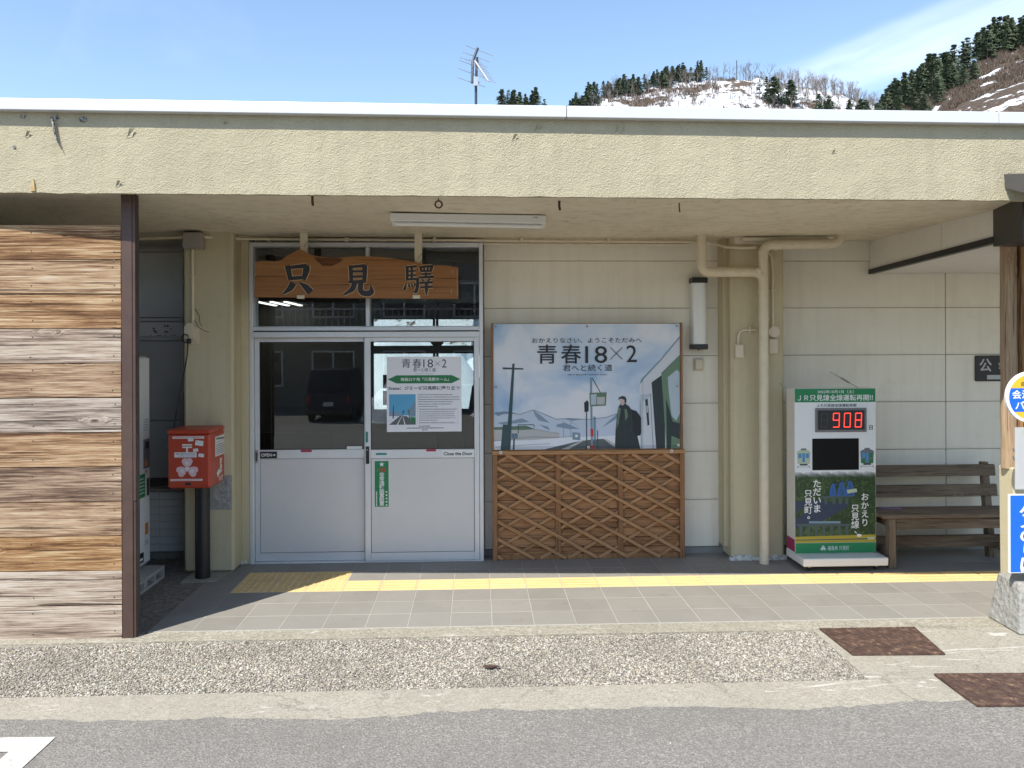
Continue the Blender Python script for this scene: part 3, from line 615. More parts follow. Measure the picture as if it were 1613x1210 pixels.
mk('shutter_panel', MB().box(-3.9, -2.785, 7.955, 7.985, 1.29, 2.040, 'grey_shutter', .004), st)
mk('shutter_panel', MB().box(-3.9, -2.785, 7.955, 7.985, 0.74, 1.282, 'grey_shutter', .004), st)
mk('shutter_rail', MB().box(-3.9, -2.785, 7.925, 7.985, 0.665, 0.735, 'dark_trim'), st)
mk('shutter_sill', MB().box(-3.9, -2.785, 7.93, 7.985, 0.615, 0.645, 'grey_box'), st)
tw = mk('tile_backing', MB().box(-3.9, -2.785, 7.97, 7.985, 0.0, 0.612, 'groove'), st)
for r in range(8):
    for c in range(5):
        x1 = -2.787 - c * .23 + (0.0); mb = MB().box(x1 - .226, x1, 7.955, 7.972, 0.045 + r * .0708, 0.045 + r * .0708 + .067, 'white_tile', .002); mk('wall_tile', mb, tw)
mk('recess_foot', MB().box(-3.9, -2.6, 7.9, 7.98, -.01, 0.04, 'grey_render'), st)

# entrance: transom window and two sliding doors
fr = mk('door_frame', MB().box(DX0, -2.036, 7.60, 7.80, 0, DTOP, 'aluminium', .003).box(0.020, DX1, 7.60, 7.80, 0, DTOP, 'aluminium', .003)
        .box(-2.036, 0.02, 7.60, 7.80, 2.893, DTOP, 'aluminium', .003).box(-2.036, 0.02, 7.60, 7.80, 2.125, 2.160, 'aluminium', .003).box(-2.036, 0.02, 7.585, 7.80, 2.064, 2.115, 'aluminium', .004)
        .box(-1.020, -0.984, 7.62, 7.76, 2.160, 2.893, 'aluminium', .003).box(-2.036, 0.02, 7.60, 7.80, 0, 0.012, 'aluminium', .003).box(-2.036, 0.02, 7.612, 7.80, 2.114, 2.126, 'rubber'), st)
tw_ = mk('transom_window', MB().box(-2.036, 0.02, 7.68, 7.73, 2.160, 2.168, 'aluminium'), st)
mk('pane', MB().box(-2.036, -1.020, 7.69, 7.696, 2.168, 2.893, 'window_glass'), tw_); mk('pane', MB().box(-0.984, 0.02, 7.69, 7.696, 2.168, 2.893, 'window_glass'), tw_)
def door(x0, x1, y0, label, lw, rw):
    gx0, gx1 = x0 + lw, x1 - rw; y1 = y0 + .035
    mb = MB(); mb.box(x0, gx0, y0, y1, .014, 2.063, 'aluminium', .003).box(gx1, x1, y0, y1, .014, 2.063, 'aluminium', .003)
    for za, zb in ((2.024, 2.063), (0.952, 1.034), (0.014, 0.088)): mb.box(gx0, gx1, y0 + .001, y1, za, zb, 'aluminium', .003)
    o = mk('sliding_door', mb, st, label=label)
    mk('pane', MB().box(gx0, gx1, y0 + .014, y0 + .019, 1.034, 2.024, 'window_glass'), o)
    mk('gasket', MB().box(gx0, gx0 + .006, y0 + .008, y0 + .012, 1.034, 2.024, 'rubber').box(gx1 - .006, gx1, y0 + .008, y0 + .012, 1.034, 2.024, 'rubber').box(gx0, gx1, y0 + .0085, y0 + .0125, 2.018, 2.024, 'rubber').box(gx0, gx1, y0 + .0085, y0 + .0125, 1.034, 1.039, 'rubber'), o)
    mk('lower_panel', MB().box(gx0 + .003, gx1 - .003, y0 + .012, y0 + .024, .091, .949, 'door_panel', .002), o)
    mk('panel_gap', MB().box(gx0, gx1, y0 + .016, y0 + .02, .088, .952, 'rubber'), o)
    return o
dl = door(-2.034, -0.995, 7.650, 'left sliding door leaf with the black OPEN sign', .040, .046)
dr = door(-1.028, 0.018, 7.606, 'right sliding door leaf with a white notice taped to its glass', .052, .046)
mk('handle', MB().box(-1.020, -0.990, 7.592, 7.605, .905, 1.065, 'black_metal', .004).box(-1.010, -1.0, 7.588, 7.593, 1.03, 1.04, 'steel'), dr)
mk('handle', MB().box(-2.031, -2.006, 7.645, 7.652, .915, 1.035, 'steel', .004).box(-2.026, -2.011, 7.643, 7.646, .935, 1.015, 'dark_trim'), dl)
mk('handle', MB().box(-0.004, 0.016, 7.598, 7.607, .905, 1.07, 'white_plastic', .003), dr)
for par, x0, x1, z0, z1, y, mt in ((dr, -1.022, -1.000, 1.10, 1.20, 7.604, 'ink_teal'), (dr, -.93, -.83, .985, 1.003, 7.6045, 'ink_teal'), (dr, -.47, -.38, 1.014, 1.034, 7.6035, 'ink_pink'), (dl, -1.62, -1.52, 1.012, 1.033, 7.6485, 'ink_pink'), (dl, -1.20, -1.062, 1.036, 1.062, 7.6485, 'white_plastic')):
    mb = MB().box(x0, x1, y - .0006, y + .002, z0, z1, mt); P = front(y - .0006)
    if mt != 'white_plastic':
        if x1 - x0 > .05: squiggles(mb, P, x0 + .01, x1 - .01, (z0 + z1) / 2, .009, 'ink_black', 5)
        else: [mb.plane_poly(P, rect(x0 + .006, x1 - .006, z0 + .012 + q * .012, z0 + .019 + q * .012), 'ink_black', .001) for q in range(7)]
    mk('sticker', mb, par)
# door signs
s = thing('door_sign', 'small black OPEN sign with an arrow on the left door rail', 'sign', (-1.91, 7.647, .958))
mk('plate', MB().box(-1.988, -1.836, 7.646, 7.6495, .958, 1.020, 'ink_black'), s)
mb = MB(); P = front(7.646); text(mb, P, 'OPEN', -1.978, -1.884, .974, 1.004, 'ink_white', off=.02); mb.plane_poly(P, rect(-1.878, -1.862, .986, .992), 'ink_white', .0012); mb.plane_poly(P, [(-1.863, .978), (-1.846, .989), (-1.863, 1.0)], 'ink_white', .0012); mk('lettering', mb, s)
s = thing('door_sign', 'white Close the Door strip on the right door rail', 'sign', (-.19, 7.604, .957))
mk('plate', MB().box(-.328, -.030, 7.6015, 7.6055, .957, 1.026, 'ink_white'), s)
mb = MB(); text(mb, front(7.6015), 'Close the Door', -.312, -.045, .976, 1.008, 'ink_black', off=.025); mk('lettering', mb, s)
s = thing('alarm_notice', 'narrow green vertical notice with a star on the right door lower panel', 'notice', (-.878, 7.61, .505))
mk('sheet', MB().box(-.946, -.811, 7.615, 7.6175, .505, .932, 'ink_white', .001), s)
mb = MB(); P = front(7.615); mb.plane_poly(P, rect(-.942, -.815, .509, .928), 'ink_green', .0008)
star = [(-.878 + (.025 if i % 2 == 0 else .011) * math.sin(i * math.pi / 5), .898 + (.025 if i % 2 == 0 else .011) * math.cos(i * math.pi / 5)) for i in range(10)]
mb.plane_poly(P, star, 'ink_white', .0014); text(mb, P, '110番', -.917, -.840, .829, .868, 'ink_red', .0014, .02)
vtext(mb, P, '非常通報装置設置', -.878, .826, .042, .038, 'ink_white', .0014, .02, 1.15)
for q in range(11): mb.plane_poly(P, rect(-.931, -.920, .515 + q * .0125, .5235 + q * .0125), 'ink_white', .0014)
for q in range(5): mb.plane_poly(P, rect(-.842, -.828, .517 + q * .030, .532 + q * .030), 'ink_white', .0014)
mk('lettering', mb, s)
# taped notice on the glass
s = thing('door_poster', 'white film location notice with a green arrow banner taped to the right glass', 'poster', (-.485, 7.61, 1.2))
mk('sheet', MB().box(-.828, -.145, 7.600, 7.602, 1.196, 1.884, 'paper'), s)
mb = MB(); P = front(7.600)
def pp(u, w): return (-.828 + .683 * u, 1.884 - .688 * w)                       # fractions of the sheet
def pt(body, u0, u1, w0, w1, mt, off=0.0, lift=.0012): a, b = pp(u0, w1), pp(u1, w0); text(mb, P, body, a[0], b[0], a[1], b[1], mt, lift, off)
pt('青', .20, .32, .028, .148, 'ink_black', 0); pt('春', .345, .465, .028, .148, 'ink_black', 0); pt('18', .49, .62, .035, .145, 'ink_black', -.004); pt('2', .74, .80, .035, .145, 'ink_black', -.004)
for a, b in (((.64, .06), (.72, .125)), ((.64, .125), (.72, .06))): mb.plane_poly(P, ribbon([pp(*a), pp(*b)], [.003, .003]), 'ink_black', .0013 if a[1] < .1 else .0015)
pt('君へと続く道', .355, .655, .15, .20, 'ink_black'); pt('18×2 Beyond Youthful Days', .385, .63, .222, .233, 'ink_grey')
mb.plane_poly(P, [pp(.015, .30), pp(.13, .355), pp(.87, .355), pp(.985, .30), pp(.87, .247), pp(.13, .247)], 'ink_deepgreen', .0010)
pt('映画ロケ地「只見駅ホーム」', .19, .83, .278, .325, 'ink_white', .015, .0018)
pt('Scene：ジミーが只見駅に降り立つ', .025, .975, .392, .445, 'ink_black', .022)
a, b = pp(.03, .905), pp(.385, .50); mb.plane_poly(P, rect(a[0], b[0], a[1], b[1]), 'p_photosky', .0008)
for poly, mt, l in (([(.03, .78), (.385, .78), (.385, .905), (.03, .905)], 'p_snow', .0011), ([(.03, .905), (.17, .79), (.26, .79), (.385, .87), (.385, .905)], 'p_road', .0014), ([(.13, .905), (.20, .79), (.205, .79), (.145, .905)], 'ink_white', .0017),
                    ([(.215, .79), (.25, .905), (.235, .905), (.21, .79)], 'ink_white', .0017), ([(.30, .70), (.385, .57), (.385, .80), (.32, .80)], 'p_steel', .0016), ([(.31, .80), (.385, .81), (.385, .905), (.33, .85)], 'ink_deepgreen', .0018), ([(.275, .71), (.30, .70), (.32, .86), (.295, .80)], 'p_moss', .0020),
                    ([(.085, .65), (.095, .65), (.092, .82), (.075, .82)], 'p_pole', .0018), ([(.03, .74), (.10, .72), (.2, .76), (.2, .79), (.03, .79)], 'p_mount', .0013), ([(.212, .715), (.232, .715), (.232, .745), (.212, .745)], 'p_pole', .0018), ([(.208, .74), (.216, .74), (.216, .80), (.208, .80)], 'p_pole', .0020)):
    mb.plane_poly(P, [pp(*q) for q in poly], mt, l)
for i, w in enumerate((.507, .538, .57, .60, .632, .663)): a = pp(.415, w); b = pp((.88, .97, .97, .88, .86, .68)[i], w); squiggles(mb, P, a[0], b[0], a[1], .0095, 'ink_grey', i)
for i, w in enumerate((.704, .735, .763, .79, .818, .847, .878)): a = pp(.43, w); b = pp((.93, .91, .90, .92, .92, .68, .91)[i], w); squiggles(mb, P, a[0], b[0], a[1], .0085, 'ink_grey', 20 + i)
for i, (u0, u1, w) in enumerate(((.43, .58, .925), (.26, .76, .950), (.47, .55, .975))): a, b = pp(u0, w), pp(u1, w); squiggles(mb, P, a[0], b[0], a[1], .010, 'ink_black', 40 + i)
for (u0, w0), (u1, w1) in (((.41, .69), (.95, .69)), ((.41, .895), (.95, .895)), ((.41, .69), (.41, .895)), ((.95, .69), (.95, .895))): mb.plane_poly(P, ribbon([pp(u0, w0), pp(u1, w1)], [.0012, .0012]), 'ink_grey', .0011 if u0 != u1 else .0009)
mk('print', mb, s)

# ------------------------------------------------------------------ waiting room behind the glass
room = thing('waiting_room', 'dim waiting room behind the glass of the entrance', 'room', (-.8, 10, 0))
RX0, RX1, RY0, RY1, RZ = -4.2, 2.0, 7.92, 13.5, 2.66
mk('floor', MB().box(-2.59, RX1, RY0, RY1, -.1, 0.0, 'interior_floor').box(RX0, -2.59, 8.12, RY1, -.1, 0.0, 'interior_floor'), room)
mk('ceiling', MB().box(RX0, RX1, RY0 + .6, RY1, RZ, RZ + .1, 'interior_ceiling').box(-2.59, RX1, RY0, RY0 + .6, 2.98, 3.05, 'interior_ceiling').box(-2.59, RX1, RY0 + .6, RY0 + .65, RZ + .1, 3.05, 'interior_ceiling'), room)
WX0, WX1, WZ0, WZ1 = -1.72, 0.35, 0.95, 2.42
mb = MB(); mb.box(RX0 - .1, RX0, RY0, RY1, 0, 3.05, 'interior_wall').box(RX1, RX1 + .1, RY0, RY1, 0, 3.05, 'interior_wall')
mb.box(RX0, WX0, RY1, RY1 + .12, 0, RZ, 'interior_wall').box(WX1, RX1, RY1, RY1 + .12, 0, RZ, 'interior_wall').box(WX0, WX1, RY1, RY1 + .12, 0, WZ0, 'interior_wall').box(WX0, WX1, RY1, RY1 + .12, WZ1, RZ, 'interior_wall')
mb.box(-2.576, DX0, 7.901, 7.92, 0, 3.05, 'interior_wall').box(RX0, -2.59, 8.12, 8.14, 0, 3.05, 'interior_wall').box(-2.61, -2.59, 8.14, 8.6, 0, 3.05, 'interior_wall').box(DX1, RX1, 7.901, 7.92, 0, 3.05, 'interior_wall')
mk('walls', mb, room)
wd = mk('window', MB().box(WX0, WX1, RY1 - .02, RY1 + .05, 1.86, 1.99, 'dark_trim').box(-.72, -.68, RY1 - .02, RY1 + .05, WZ0, WZ1, 'dark_trim').box(WX0, WX0 + .04, RY1 - .02, RY1 + .05, WZ0, WZ1, 'dark_trim').box(WX1 - .04, WX1, RY1 - .02, RY1 + .05, WZ0, WZ1, 'dark_trim'), room)
mk('pane', MB().box(WX0, WX1, RY1 + .06, RY1 + .065, WZ0, WZ1, 'window_glass'), wd)
mk('notice', MB().box(-1.53, -1.30, RY1 - .03, RY1 - .025, 1.30, 1.52, 'grey_box').box(-1.53, -1.30, RY1 - .03, RY1 - .025, 1.03, 1.26, 'grey_box'), room)
for x0, y0, L in ((-3.30, 12.2, .62), (-1.0, 9.6, .5)):
    o = thing('ceiling_light', 'recessed louvre ceiling light at the far left of the waiting room' if x0 < -2 else 'recessed louvre ceiling light above the middle of the waiting room', 'ceiling light', (x0 + .3, y0, RZ - .05))
    mk('housing', MB().box(x0, x0 + L, y0, y0 + 1.2, RZ - .012, RZ - .002, 'grey_band'), o)
    for q in range(3): mk('tube', MB().box(x0 + .06 + q * .2 * L / .62, x0 + .06 + q * .2 * L / .62 + .05, y0 + .05, y0 + 1.15, RZ - .03, RZ - .014, 'tube_light'), o)
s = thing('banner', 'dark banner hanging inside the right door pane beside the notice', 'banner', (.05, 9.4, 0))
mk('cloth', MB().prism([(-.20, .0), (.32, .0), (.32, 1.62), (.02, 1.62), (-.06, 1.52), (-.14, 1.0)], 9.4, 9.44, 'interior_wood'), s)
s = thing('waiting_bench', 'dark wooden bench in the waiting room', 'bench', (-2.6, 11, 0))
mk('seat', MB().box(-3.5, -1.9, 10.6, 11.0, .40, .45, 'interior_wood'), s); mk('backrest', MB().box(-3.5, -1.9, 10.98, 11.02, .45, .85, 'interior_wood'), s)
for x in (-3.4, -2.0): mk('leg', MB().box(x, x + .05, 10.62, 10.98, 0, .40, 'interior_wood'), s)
s = thing('clock', 'round clock on a post seen through the right door pane', 'clock', (-.62, 12.9, 0))
mk('post', MB().box(-.64, -.60, 12.9, 12.93, 0, 2.66, 'black_metal'), s)
mb = MB(); mb.prism(disc(None, -.62, 2.08, .11), 12.86, 12.9, 'black_metal'); mk('face', mb, s)
# behind the station
sheet('track_snow', -40, 40, 13.75, 60, -0.02, 'snow')
def heap(name, cx, cy, rx, ry, h, z0, seed, label, cat='snow'):
    mb = MB(); n = 26; v = []; rr = random.Random(seed)
    for j in range(n + 1):
        for i in range(n + 1):
            u, w = i / n * 2 - 1, j / n * 2 - 1; r = math.sqrt(u * u + w * w); k = max(0, 1 - r ** 2.2) ** .8
            v.append((cx + u * rx, cy + w * ry, z0 + h * k * (0.8 + .45 * mnoise.noise(Vector((u * 2.3 + seed, w * 2.3, 0)))) + .08 * h * mnoise.noise(Vector((u * 9, w * 9, seed))) * k - .02))
    mb.add(v, [(j * (n + 1) + i, j * (n + 1) + i + 1, (j + 1) * (n + 1) + i + 1, (j + 1) * (n + 1) + i) for j in range(n) for i in range(n)], 'snow', True)
    return mk(name, mb, label=label, cat=cat)
B('sky_cut_canopy', -12, 8, 13.8, 15.0, 2.50, 2.62, 'roof_sheet', label='grey canopy slab added behind the station to cut the sky in the waiting room window', cat='canopy')  # slab added to cut the bright sky behind the back window
heap('snow_bank', -2.6, 18.5, 3.4, 2.6, 2.6, -.02, 2, 'white snow bank behind the station seen through the waiting room window')
heap('snow_bank', 2.6, 22, 4.5, 3, 2.2, -.02, 5, 'lower snow bank further back seen through the right end of the window')
mb = MB()
for i in range(60):
    x = -9 + i * .3; mb.add([(x, 24, 0), (x + .15, 23.9, 0), (x + .3, 24, 0), (x, 24, 2.0), (x + .15, 23.9, 2.0), (x + .3, 24, 2.0)], [(0, 1, 4, 3), (1, 2, 5, 4)], 'corrugated')
mk('metal_fence', mb, label='pale corrugated metal fence behind the snow bank', cat='fence')

# ------------------------------------------------------------------ left wooden screen
s = thing('plank_screen', 'weathered brown and grey plank screen at the left, framed by a brown post', 'screen', (-3.6, 5.82, -.02))
zb = [0.052, .292, .530, .768, 1.005, 1.245, 1.47, 1.70, 1.945, 2.18, 2.42, 2.60, 2.815]
zb = [2.815 - i * (2.815 + .012) / 12 for i in range(13)]
tint = [(.42, .95), (.49, .85), (.42, .95), (.49, .55), (.46, .8), (.52, .45), (.44, .9), (.36, .7), (.48, .8), (.43, 1.0), (.54, .55), (.52, .55)]
for i in range(12):
    z1, z0 = zb[i] - .0025, zb[i + 1] + .0025; mb = MB(); n = 30; v = []; rr = random.Random(i)
    y0 = 5.735 + rr.uniform(-.003, .004)
    for q in range(n + 1):
        x = -6.2 + (3.774) * q / n; a = .003 * mnoise.noise(Vector((x * 2, i * 3.3, 0))); b = .003 * mnoise.noise(Vector((x * 2, i * 3.3 + 1.7, 0)))
        v += [(x, y0, z0 + a), (x, y0, z1 + b), (x, y0 + .03, z1 + b), (x, y0 + .03, z0 + a)]
    fs = [(q * 4 + k, q * 4 + (k + 1) % 4, (q + 1) * 4 + (k + 1) % 4, (q + 1) * 4 + k) for q in range(n) for k in range(4)]
    fs = [tuple(reversed(f)) for f in fs] + [(n * 4, n * 4 + 1, n * 4 + 2, n * 4 + 3)]
    pk = mk('plank', mb.add(v, fs, 'plank_wood'), s, color=(tint[i][0], tint[i][1], 0), bevel=.002)
    for nx_ in (-2.475, -3.02, -4.0):
        for nz_ in (z0 + .05, z1 - .05): nb_ = MB(); nb_.prism(disc(None, nx_ + rr.uniform(-.01, .01), nz_ + rr.uniform(-.01, .01), .0045, 8), y0 - .0015, y0 + .002, 'rubber'); mk('nail', nb_, pk)
mk('post', MB().box(-2.424, -2.350, 5.735, 5.79, -.01, 3.045, 'post_brown', .003), s)
mk('post', MB().box(-2.349, -2.330, 5.738, 5.765, .93, 3.045, 'post_brown', .002), s)
mk('post', MB().box(-2.349, -2.334, 5.742, 5.77, -.01, .925, 'post_brown', .002), s)
mk('post', MB().box(-2.365, -2.345, 5.792, 5.84, .05, 3.045, 'dark_trim', .002), s)
mk('backing', MB().box(-6.2, -2.45, 5.775, 5.79, -.01, 2.80, 'dark_trim'), s)

# ------------------------------------------------------------------ drinks machine behind the screen
s = thing('vending_machine', 'white drinks vending machine half hidden behind the plank screen', 'vending machine', (-3.2, 6.8, .09))
mk('cabinet', MB().box(-3.55, -2.868, 6.28, 7.30, .10, 1.90, 'white_enamel', .01), s)
mk('front_door', MB().box(-2.867, -2.850, 6.29, 7.31, .12, 1.89, 'white_enamel', .006), s)
P = side(-2.850)
mk('coin_panel', MB().box(-2.852, -2.843, 7.17, 7.29, .94, 1.19, 'ink_grey', .003).box(-2.845, -2.840, 7.20, 7.27, 1.11, 1.17, 'rubber').box(-2.845, -2.838, 7.19, 7.24, .965, 1.01, 'ink_orange'), s)
mk('slot', MB().box(-2.852, -2.842, 7.24, 7.28, .70, .85, 'rubber', .003), s)
mb = MB(); mb.plane_poly(P, rect(7.0, 7.205, .70, .90), 'ink_green', .001); [squiggles(mb, P, 7.02, 7.19, .74 + q * .03, .014, 'ink_white', q, .002) for q in range(5)]
mb.plane_poly(P, rect(7.20, 7.27, .37, .47), 'ink_orange', .001); mb.plane_poly(P, rect(7.0, 7.17, .15, .235), 'ink_black', .001); mb.plane_poly(P, rect(7.02, 7.15, .17, .19), 'ink_white', .0018)
[squiggles(mb, P, 7.18, 7.28, 1.27 + q * .022, .009, 'ink_grey', q + 9, .001) for q in range(5)]; [squiggles(mb, P, 7.2, 7.27, .29 + q * .014, .007, 'ink_grey', q + 19, .001) for q in range(3)]
mb.plane_poly(P, rect(6.99, 7.29, .128, .134), 'ink_black', .001); mb.plane_poly(P, rect(7.21, 7.235, .90, .925), 'ink_red', .001)
mk('stickers', mb, s)
for (ya, yb, lab) in ((6.45, 6.83, 'grey concrete block under the vending machine, the one nearer the post'), (6.84, 7.24, 'grey concrete block under the vending machine, the one nearer the wall')):
    mb = MB(); mb.box(-2.87, -2.70, ya, yb, -.005, .022, 'concrete_block').box(-2.87, -2.70, ya, yb, .075, .10, 'concrete_block')
    for q in range(3): yy = ya + (yb - ya - .03) * q / 2; mb.box(-2.87, -2.701, yy, yy + .03, .022, .075, 'concrete_block')
    mk('concrete_block', mb, label=lab, cat='concrete block', group='concrete blocks under the vending machine')

# ------------------------------------------------------------------ red post box
s = thing('post_box', 'red post box on a round black pole beside the entrance pier', 'post box', (-2.36, 7.2, 0))
mk('pole', MB().tube([(-2.36, 7.19, 0), (-2.36, 7.19, .80)], .0615, 'post_black', 28), s)
mk('foot', MB().slab([(-2.50, 7.06), (-2.22, 7.06), (-2.16, 7.36), (-2.5, 7.36)], -.02, .004, 'concrete'), s)
bx = mk('body', MB().box(-2.579, -2.228, 6.995, 7.425, .800, 1.262, 'box_red', .016), s, bevel=.006)
mk('front_door', MB().box(-2.572, -2.236, 6.980, 6.998, .812, 1.250, 'box_red', .006), s, bevel=.003)
mk('lid', MB().box(-2.584, -2.222, 6.974, 7.44, 1.255, 1.292, 'box_red', .014), s, bevel=.005)
mk('lock', MB().box(-2.43, -2.385, 6.974, 6.982, .832, .850, 'rubber'), s)
mb = MB(); P = front(6.980)
mb.plane_poly(P, rect(-2.535, -2.275, 1.218, 1.236), 'ink_white', .0008); squiggles(mb, P, -2.525, -2.285, 1.227, .007, 'ink_red', 2, .0014)
mb.plane_poly(P, rect(-2.552, -2.29, .866, .882), 'ink_white', .0008); squiggles(mb, P, -2.54, -2.3, .874, .007, 'ink_red', 3, .0014)
mb.plane_poly(P, rect(-2.455, -2.375, 1.140, 1.152), 'ink_white', .0008); mb.plane_poly(P, rect(-2.455, -2.375, 1.160, 1.172), 'ink_white', .0008); mb.plane_poly(P, rect(-2.423, -2.409, 1.105, 1.1405), 'ink_white', .0008)
mb.plane_poly(P, rect(-2.520, -2.338, 1.062, 1.104), 'paper', .0008); squiggles(mb, P, -2.508, -2.345, 1.091, .010, 'ink_grey', 6, .0014); squiggles(mb, P, -2.49, -2.345, 1.074, .007, 'ink_grey', 7, .0014)
for cx, cz, sz_, an in ((-2.385, 1.21, .022, .08), (-2.315, 1.18, .032, -.15), (-2.345, 1.122, .020, .1), (-2.30, 1.078, .022, -.12)):
    ca, sa = math.cos(an), math.sin(an); q = [(cx + a * sz_ * ca - b * sz_ * sa, cz + a * sz_ * sa + b * sz_ * ca) for a, b in ((-1.05, -.65), (1.05, -.65), (1.05, .65), (-1.05, .65))]
    mb.plane_poly(P, q, 'ink_white', .001); mb.plane_poly(P, ribbon([q[3], ((cx), cz - .1 * sz_), q[2]], [.0015] * 3), 'ink_grey', .0016)
def petal(cx, cz, an, L, w):
    prof = [(0, 0), (.35, .38), (.7, .52), (.93, .42), (1.02, .2), (.93, 0), (1.02, -.2), (.93, -.42), (.7, -.52), (.35, -.38)]
    return [(cx + a * L * math.cos(an) - b * w * math.sin(an), cz + a * L * math.sin(an) + b * w * math.cos(an)) for a, b in prof]
for i, an in enumerate((90, 205, 335)):
    mb.plane_poly(P, petal(-2.415, .968, D2R(an), .088, .088), 'ink_petal', .0008 + i * .0003)
    mb.plane_poly(P, disc(None, -2.415 + .045 * math.cos(D2R(an)), .968 + .045 * math.sin(D2R(an)), .017, 14), 'ink_petal_light', .0018)
for an in (30, 150, 270): mb.plane_poly(P, petal(-2.415, .966, D2R(an), .02, .018), 'ink_white', .0022)
mk('markings', mb, s)
mk('collection_label', MB().box(-2.2285, -2.2262, 7.12, 7.41, 1.045, 1.215, 'ink_white', .0008), s)
mb = MB(); P = side(-2.228)
[squiggles(mb, P, 7.14, 7.39, 1.145 - q * .016, .008, 'ink_grey', q + 31, .003) for q in range(6)]; mb.plane_poly(P, rect(7.13, 7.40, 1.165, 1.168), 'ink_grey', .003)
mb.plane_poly(P, [(7.14, 1.19), (7.37, 1.175), (7.37, 1.19), (7.14, 1.205)], 'p_moss', .003)
vtext(mb, P, '郵便', 7.27, 1.02, .062, .056, 'ink_white', .0012, .03)
mb.plane_poly(P, rect(7.235, 7.305, .895, .903), 'ink_white', .001); mb.plane_poly(P, rect(7.235, 7.305, .908, .916), 'ink_white', .001); mb.plane_poly(P, rect(7.265, 7.275, .875, .896), 'ink_white', .001)
text(mb, P, 'POST', 7.215, 7.33, .822, .865, 'ink_white', .0012, .02)
for cy, cz, an in ((7.20, .90, .5), (7.40, .985, -.9)):
    ca, sa = math.cos(an), math.sin(an); mb.plane_poly(P, [(cy + (a * ca - b * sa) * .04, cz + (a * sa + b * ca) * .034) for a, b in ((-1, -.7), (1, -.7), (1, .7), (-1, .7))], 'ink_white', .0015)
mk('lettering', mb, s)
mk('wall_patch', MB().box(-2.35, -2.16, 7.354, 7.362, .55, .85, 'cast_concrete', .002), st)

# ------------------------------------------------------------------ conduits, junction box, outlet on the left pier
s = thing('junction_box', 'square grey junction box under the soffit at the top of the left pier', 'junction box', (-2.46, 7.28, 2.83))
mk('box', MB().box(-2.545, -2.378, 7.25, 7.36, 2.835, 2.975, 'grey_box', .01), s)
mk('cover', MB().box(-2.540, -2.383, 7.243, 7.251, 2.84, 2.97, 'grey_box', .004), s)
s = thing('conduit', 'thin cream conduit running down the left pier to an outlet', 'conduit', (-2.49, 7.34, 2.2))
mk('pipe', MB().tube([(-2.488, 7.345, 2.84), (-2.488, 7.345, 2.19)], .014, 'pipe_paint', 12), s)
for z in (2.60, 2.32): mk('clamp', MB().box(-2.51, -2.455, 7.335, 7.362, z, z + .012, 'pipe_paint'), s)
s = thing('outlet_box', 'small cream outlet box with a black plug on the left pier', 'outlet', (-2.49, 7.32, 2.03))
mk('cover', MB().prism([(-2.545, 2.05), (-2.462, 2.05), (-2.462, 2.15), (-2.475, 2.19), (-2.52, 2.19), (-2.545, 2.15)], 7.29, 7.36, 'box_paint'), s)
mk('backplate', MB().box(-2.51, -2.435, 7.345, 7.362, 2.005, 2.155, 'box_paint', .003), s)
mk('plug', MB().box(-2.52, -2.488, 7.27, 7.31, 2.01, 2.055, 'rubber', .004), s)
mb = MB(); pts = [(-2.505, 7.27, 2.02), (-2.51, 7.26, 1.9), (-2.56, 7.27, 1.65), (-2.63, 7.3, 1.35), (-2.70, 7.4, 1.05), (-2.80, 7.6, .72)]
mb.tube(pts, .006, 'rubber', 8); mb.tube([(-2.53 + .03 * math.cos(a), 7.28, 2.055 + .035 * math.sin(a)) for a in [i * .5 for i in range(1, 11)]], .005, 'rubber', 8)
mk('power_cord', mb, label='black power cord hanging from the outlet behind the red post box', cat='cord')
mb = MB(); mb.tube([(-2.47, 7.34, 2.32), (-2.43, 7.33, 2.26), (-2.42, 7.33, 2.18), (-2.40, 7.32, 2.165)], .0025, 'rubber', 6); mb.tube([(-2.475, 7.34, 2.22), (-2.43, 7.33, 2.15), (-2.37, 7.32, 2.115), (-2.34, 7.32, 2.11)], .0025, 'rubber', 6)
mk('loose_wire', mb, label='thin loose dark wire curling off the conduit on the left pier', cat='wire')
s = thing('soffit_conduit', 'long cream conduit run along the wall just under the soffit', 'conduit', (-.4, 7.5, 2.93))
mk('pipe', MB().tube([(-2.39, 7.33, 2.945), (-2.1, 7.5, 2.95), (-1.4, 7.58, 2.955), (0.0, 7.60, 2.953), (2.16, 7.62, 2.945)], .013, 'pipe_paint', 10), s)
mk('pipe', MB().tube([(-3.9, 7.60, 2.93), (-2.55, 7.32, 2.94)], .014, 'pipe_paint', 10), s)
mk('pipe', MB().tube([(0.05, 7.66, 2.93), (2.0, 7.66, 2.925)], .012, 'pipe_paint', 10), s)
for x in (-1.9, -1.2, -.4, .4, 1.2): mk('clamp', MB().box(x, x + .03, 7.57, 7.62, 2.935, 2.975, 'pipe_paint'), s)

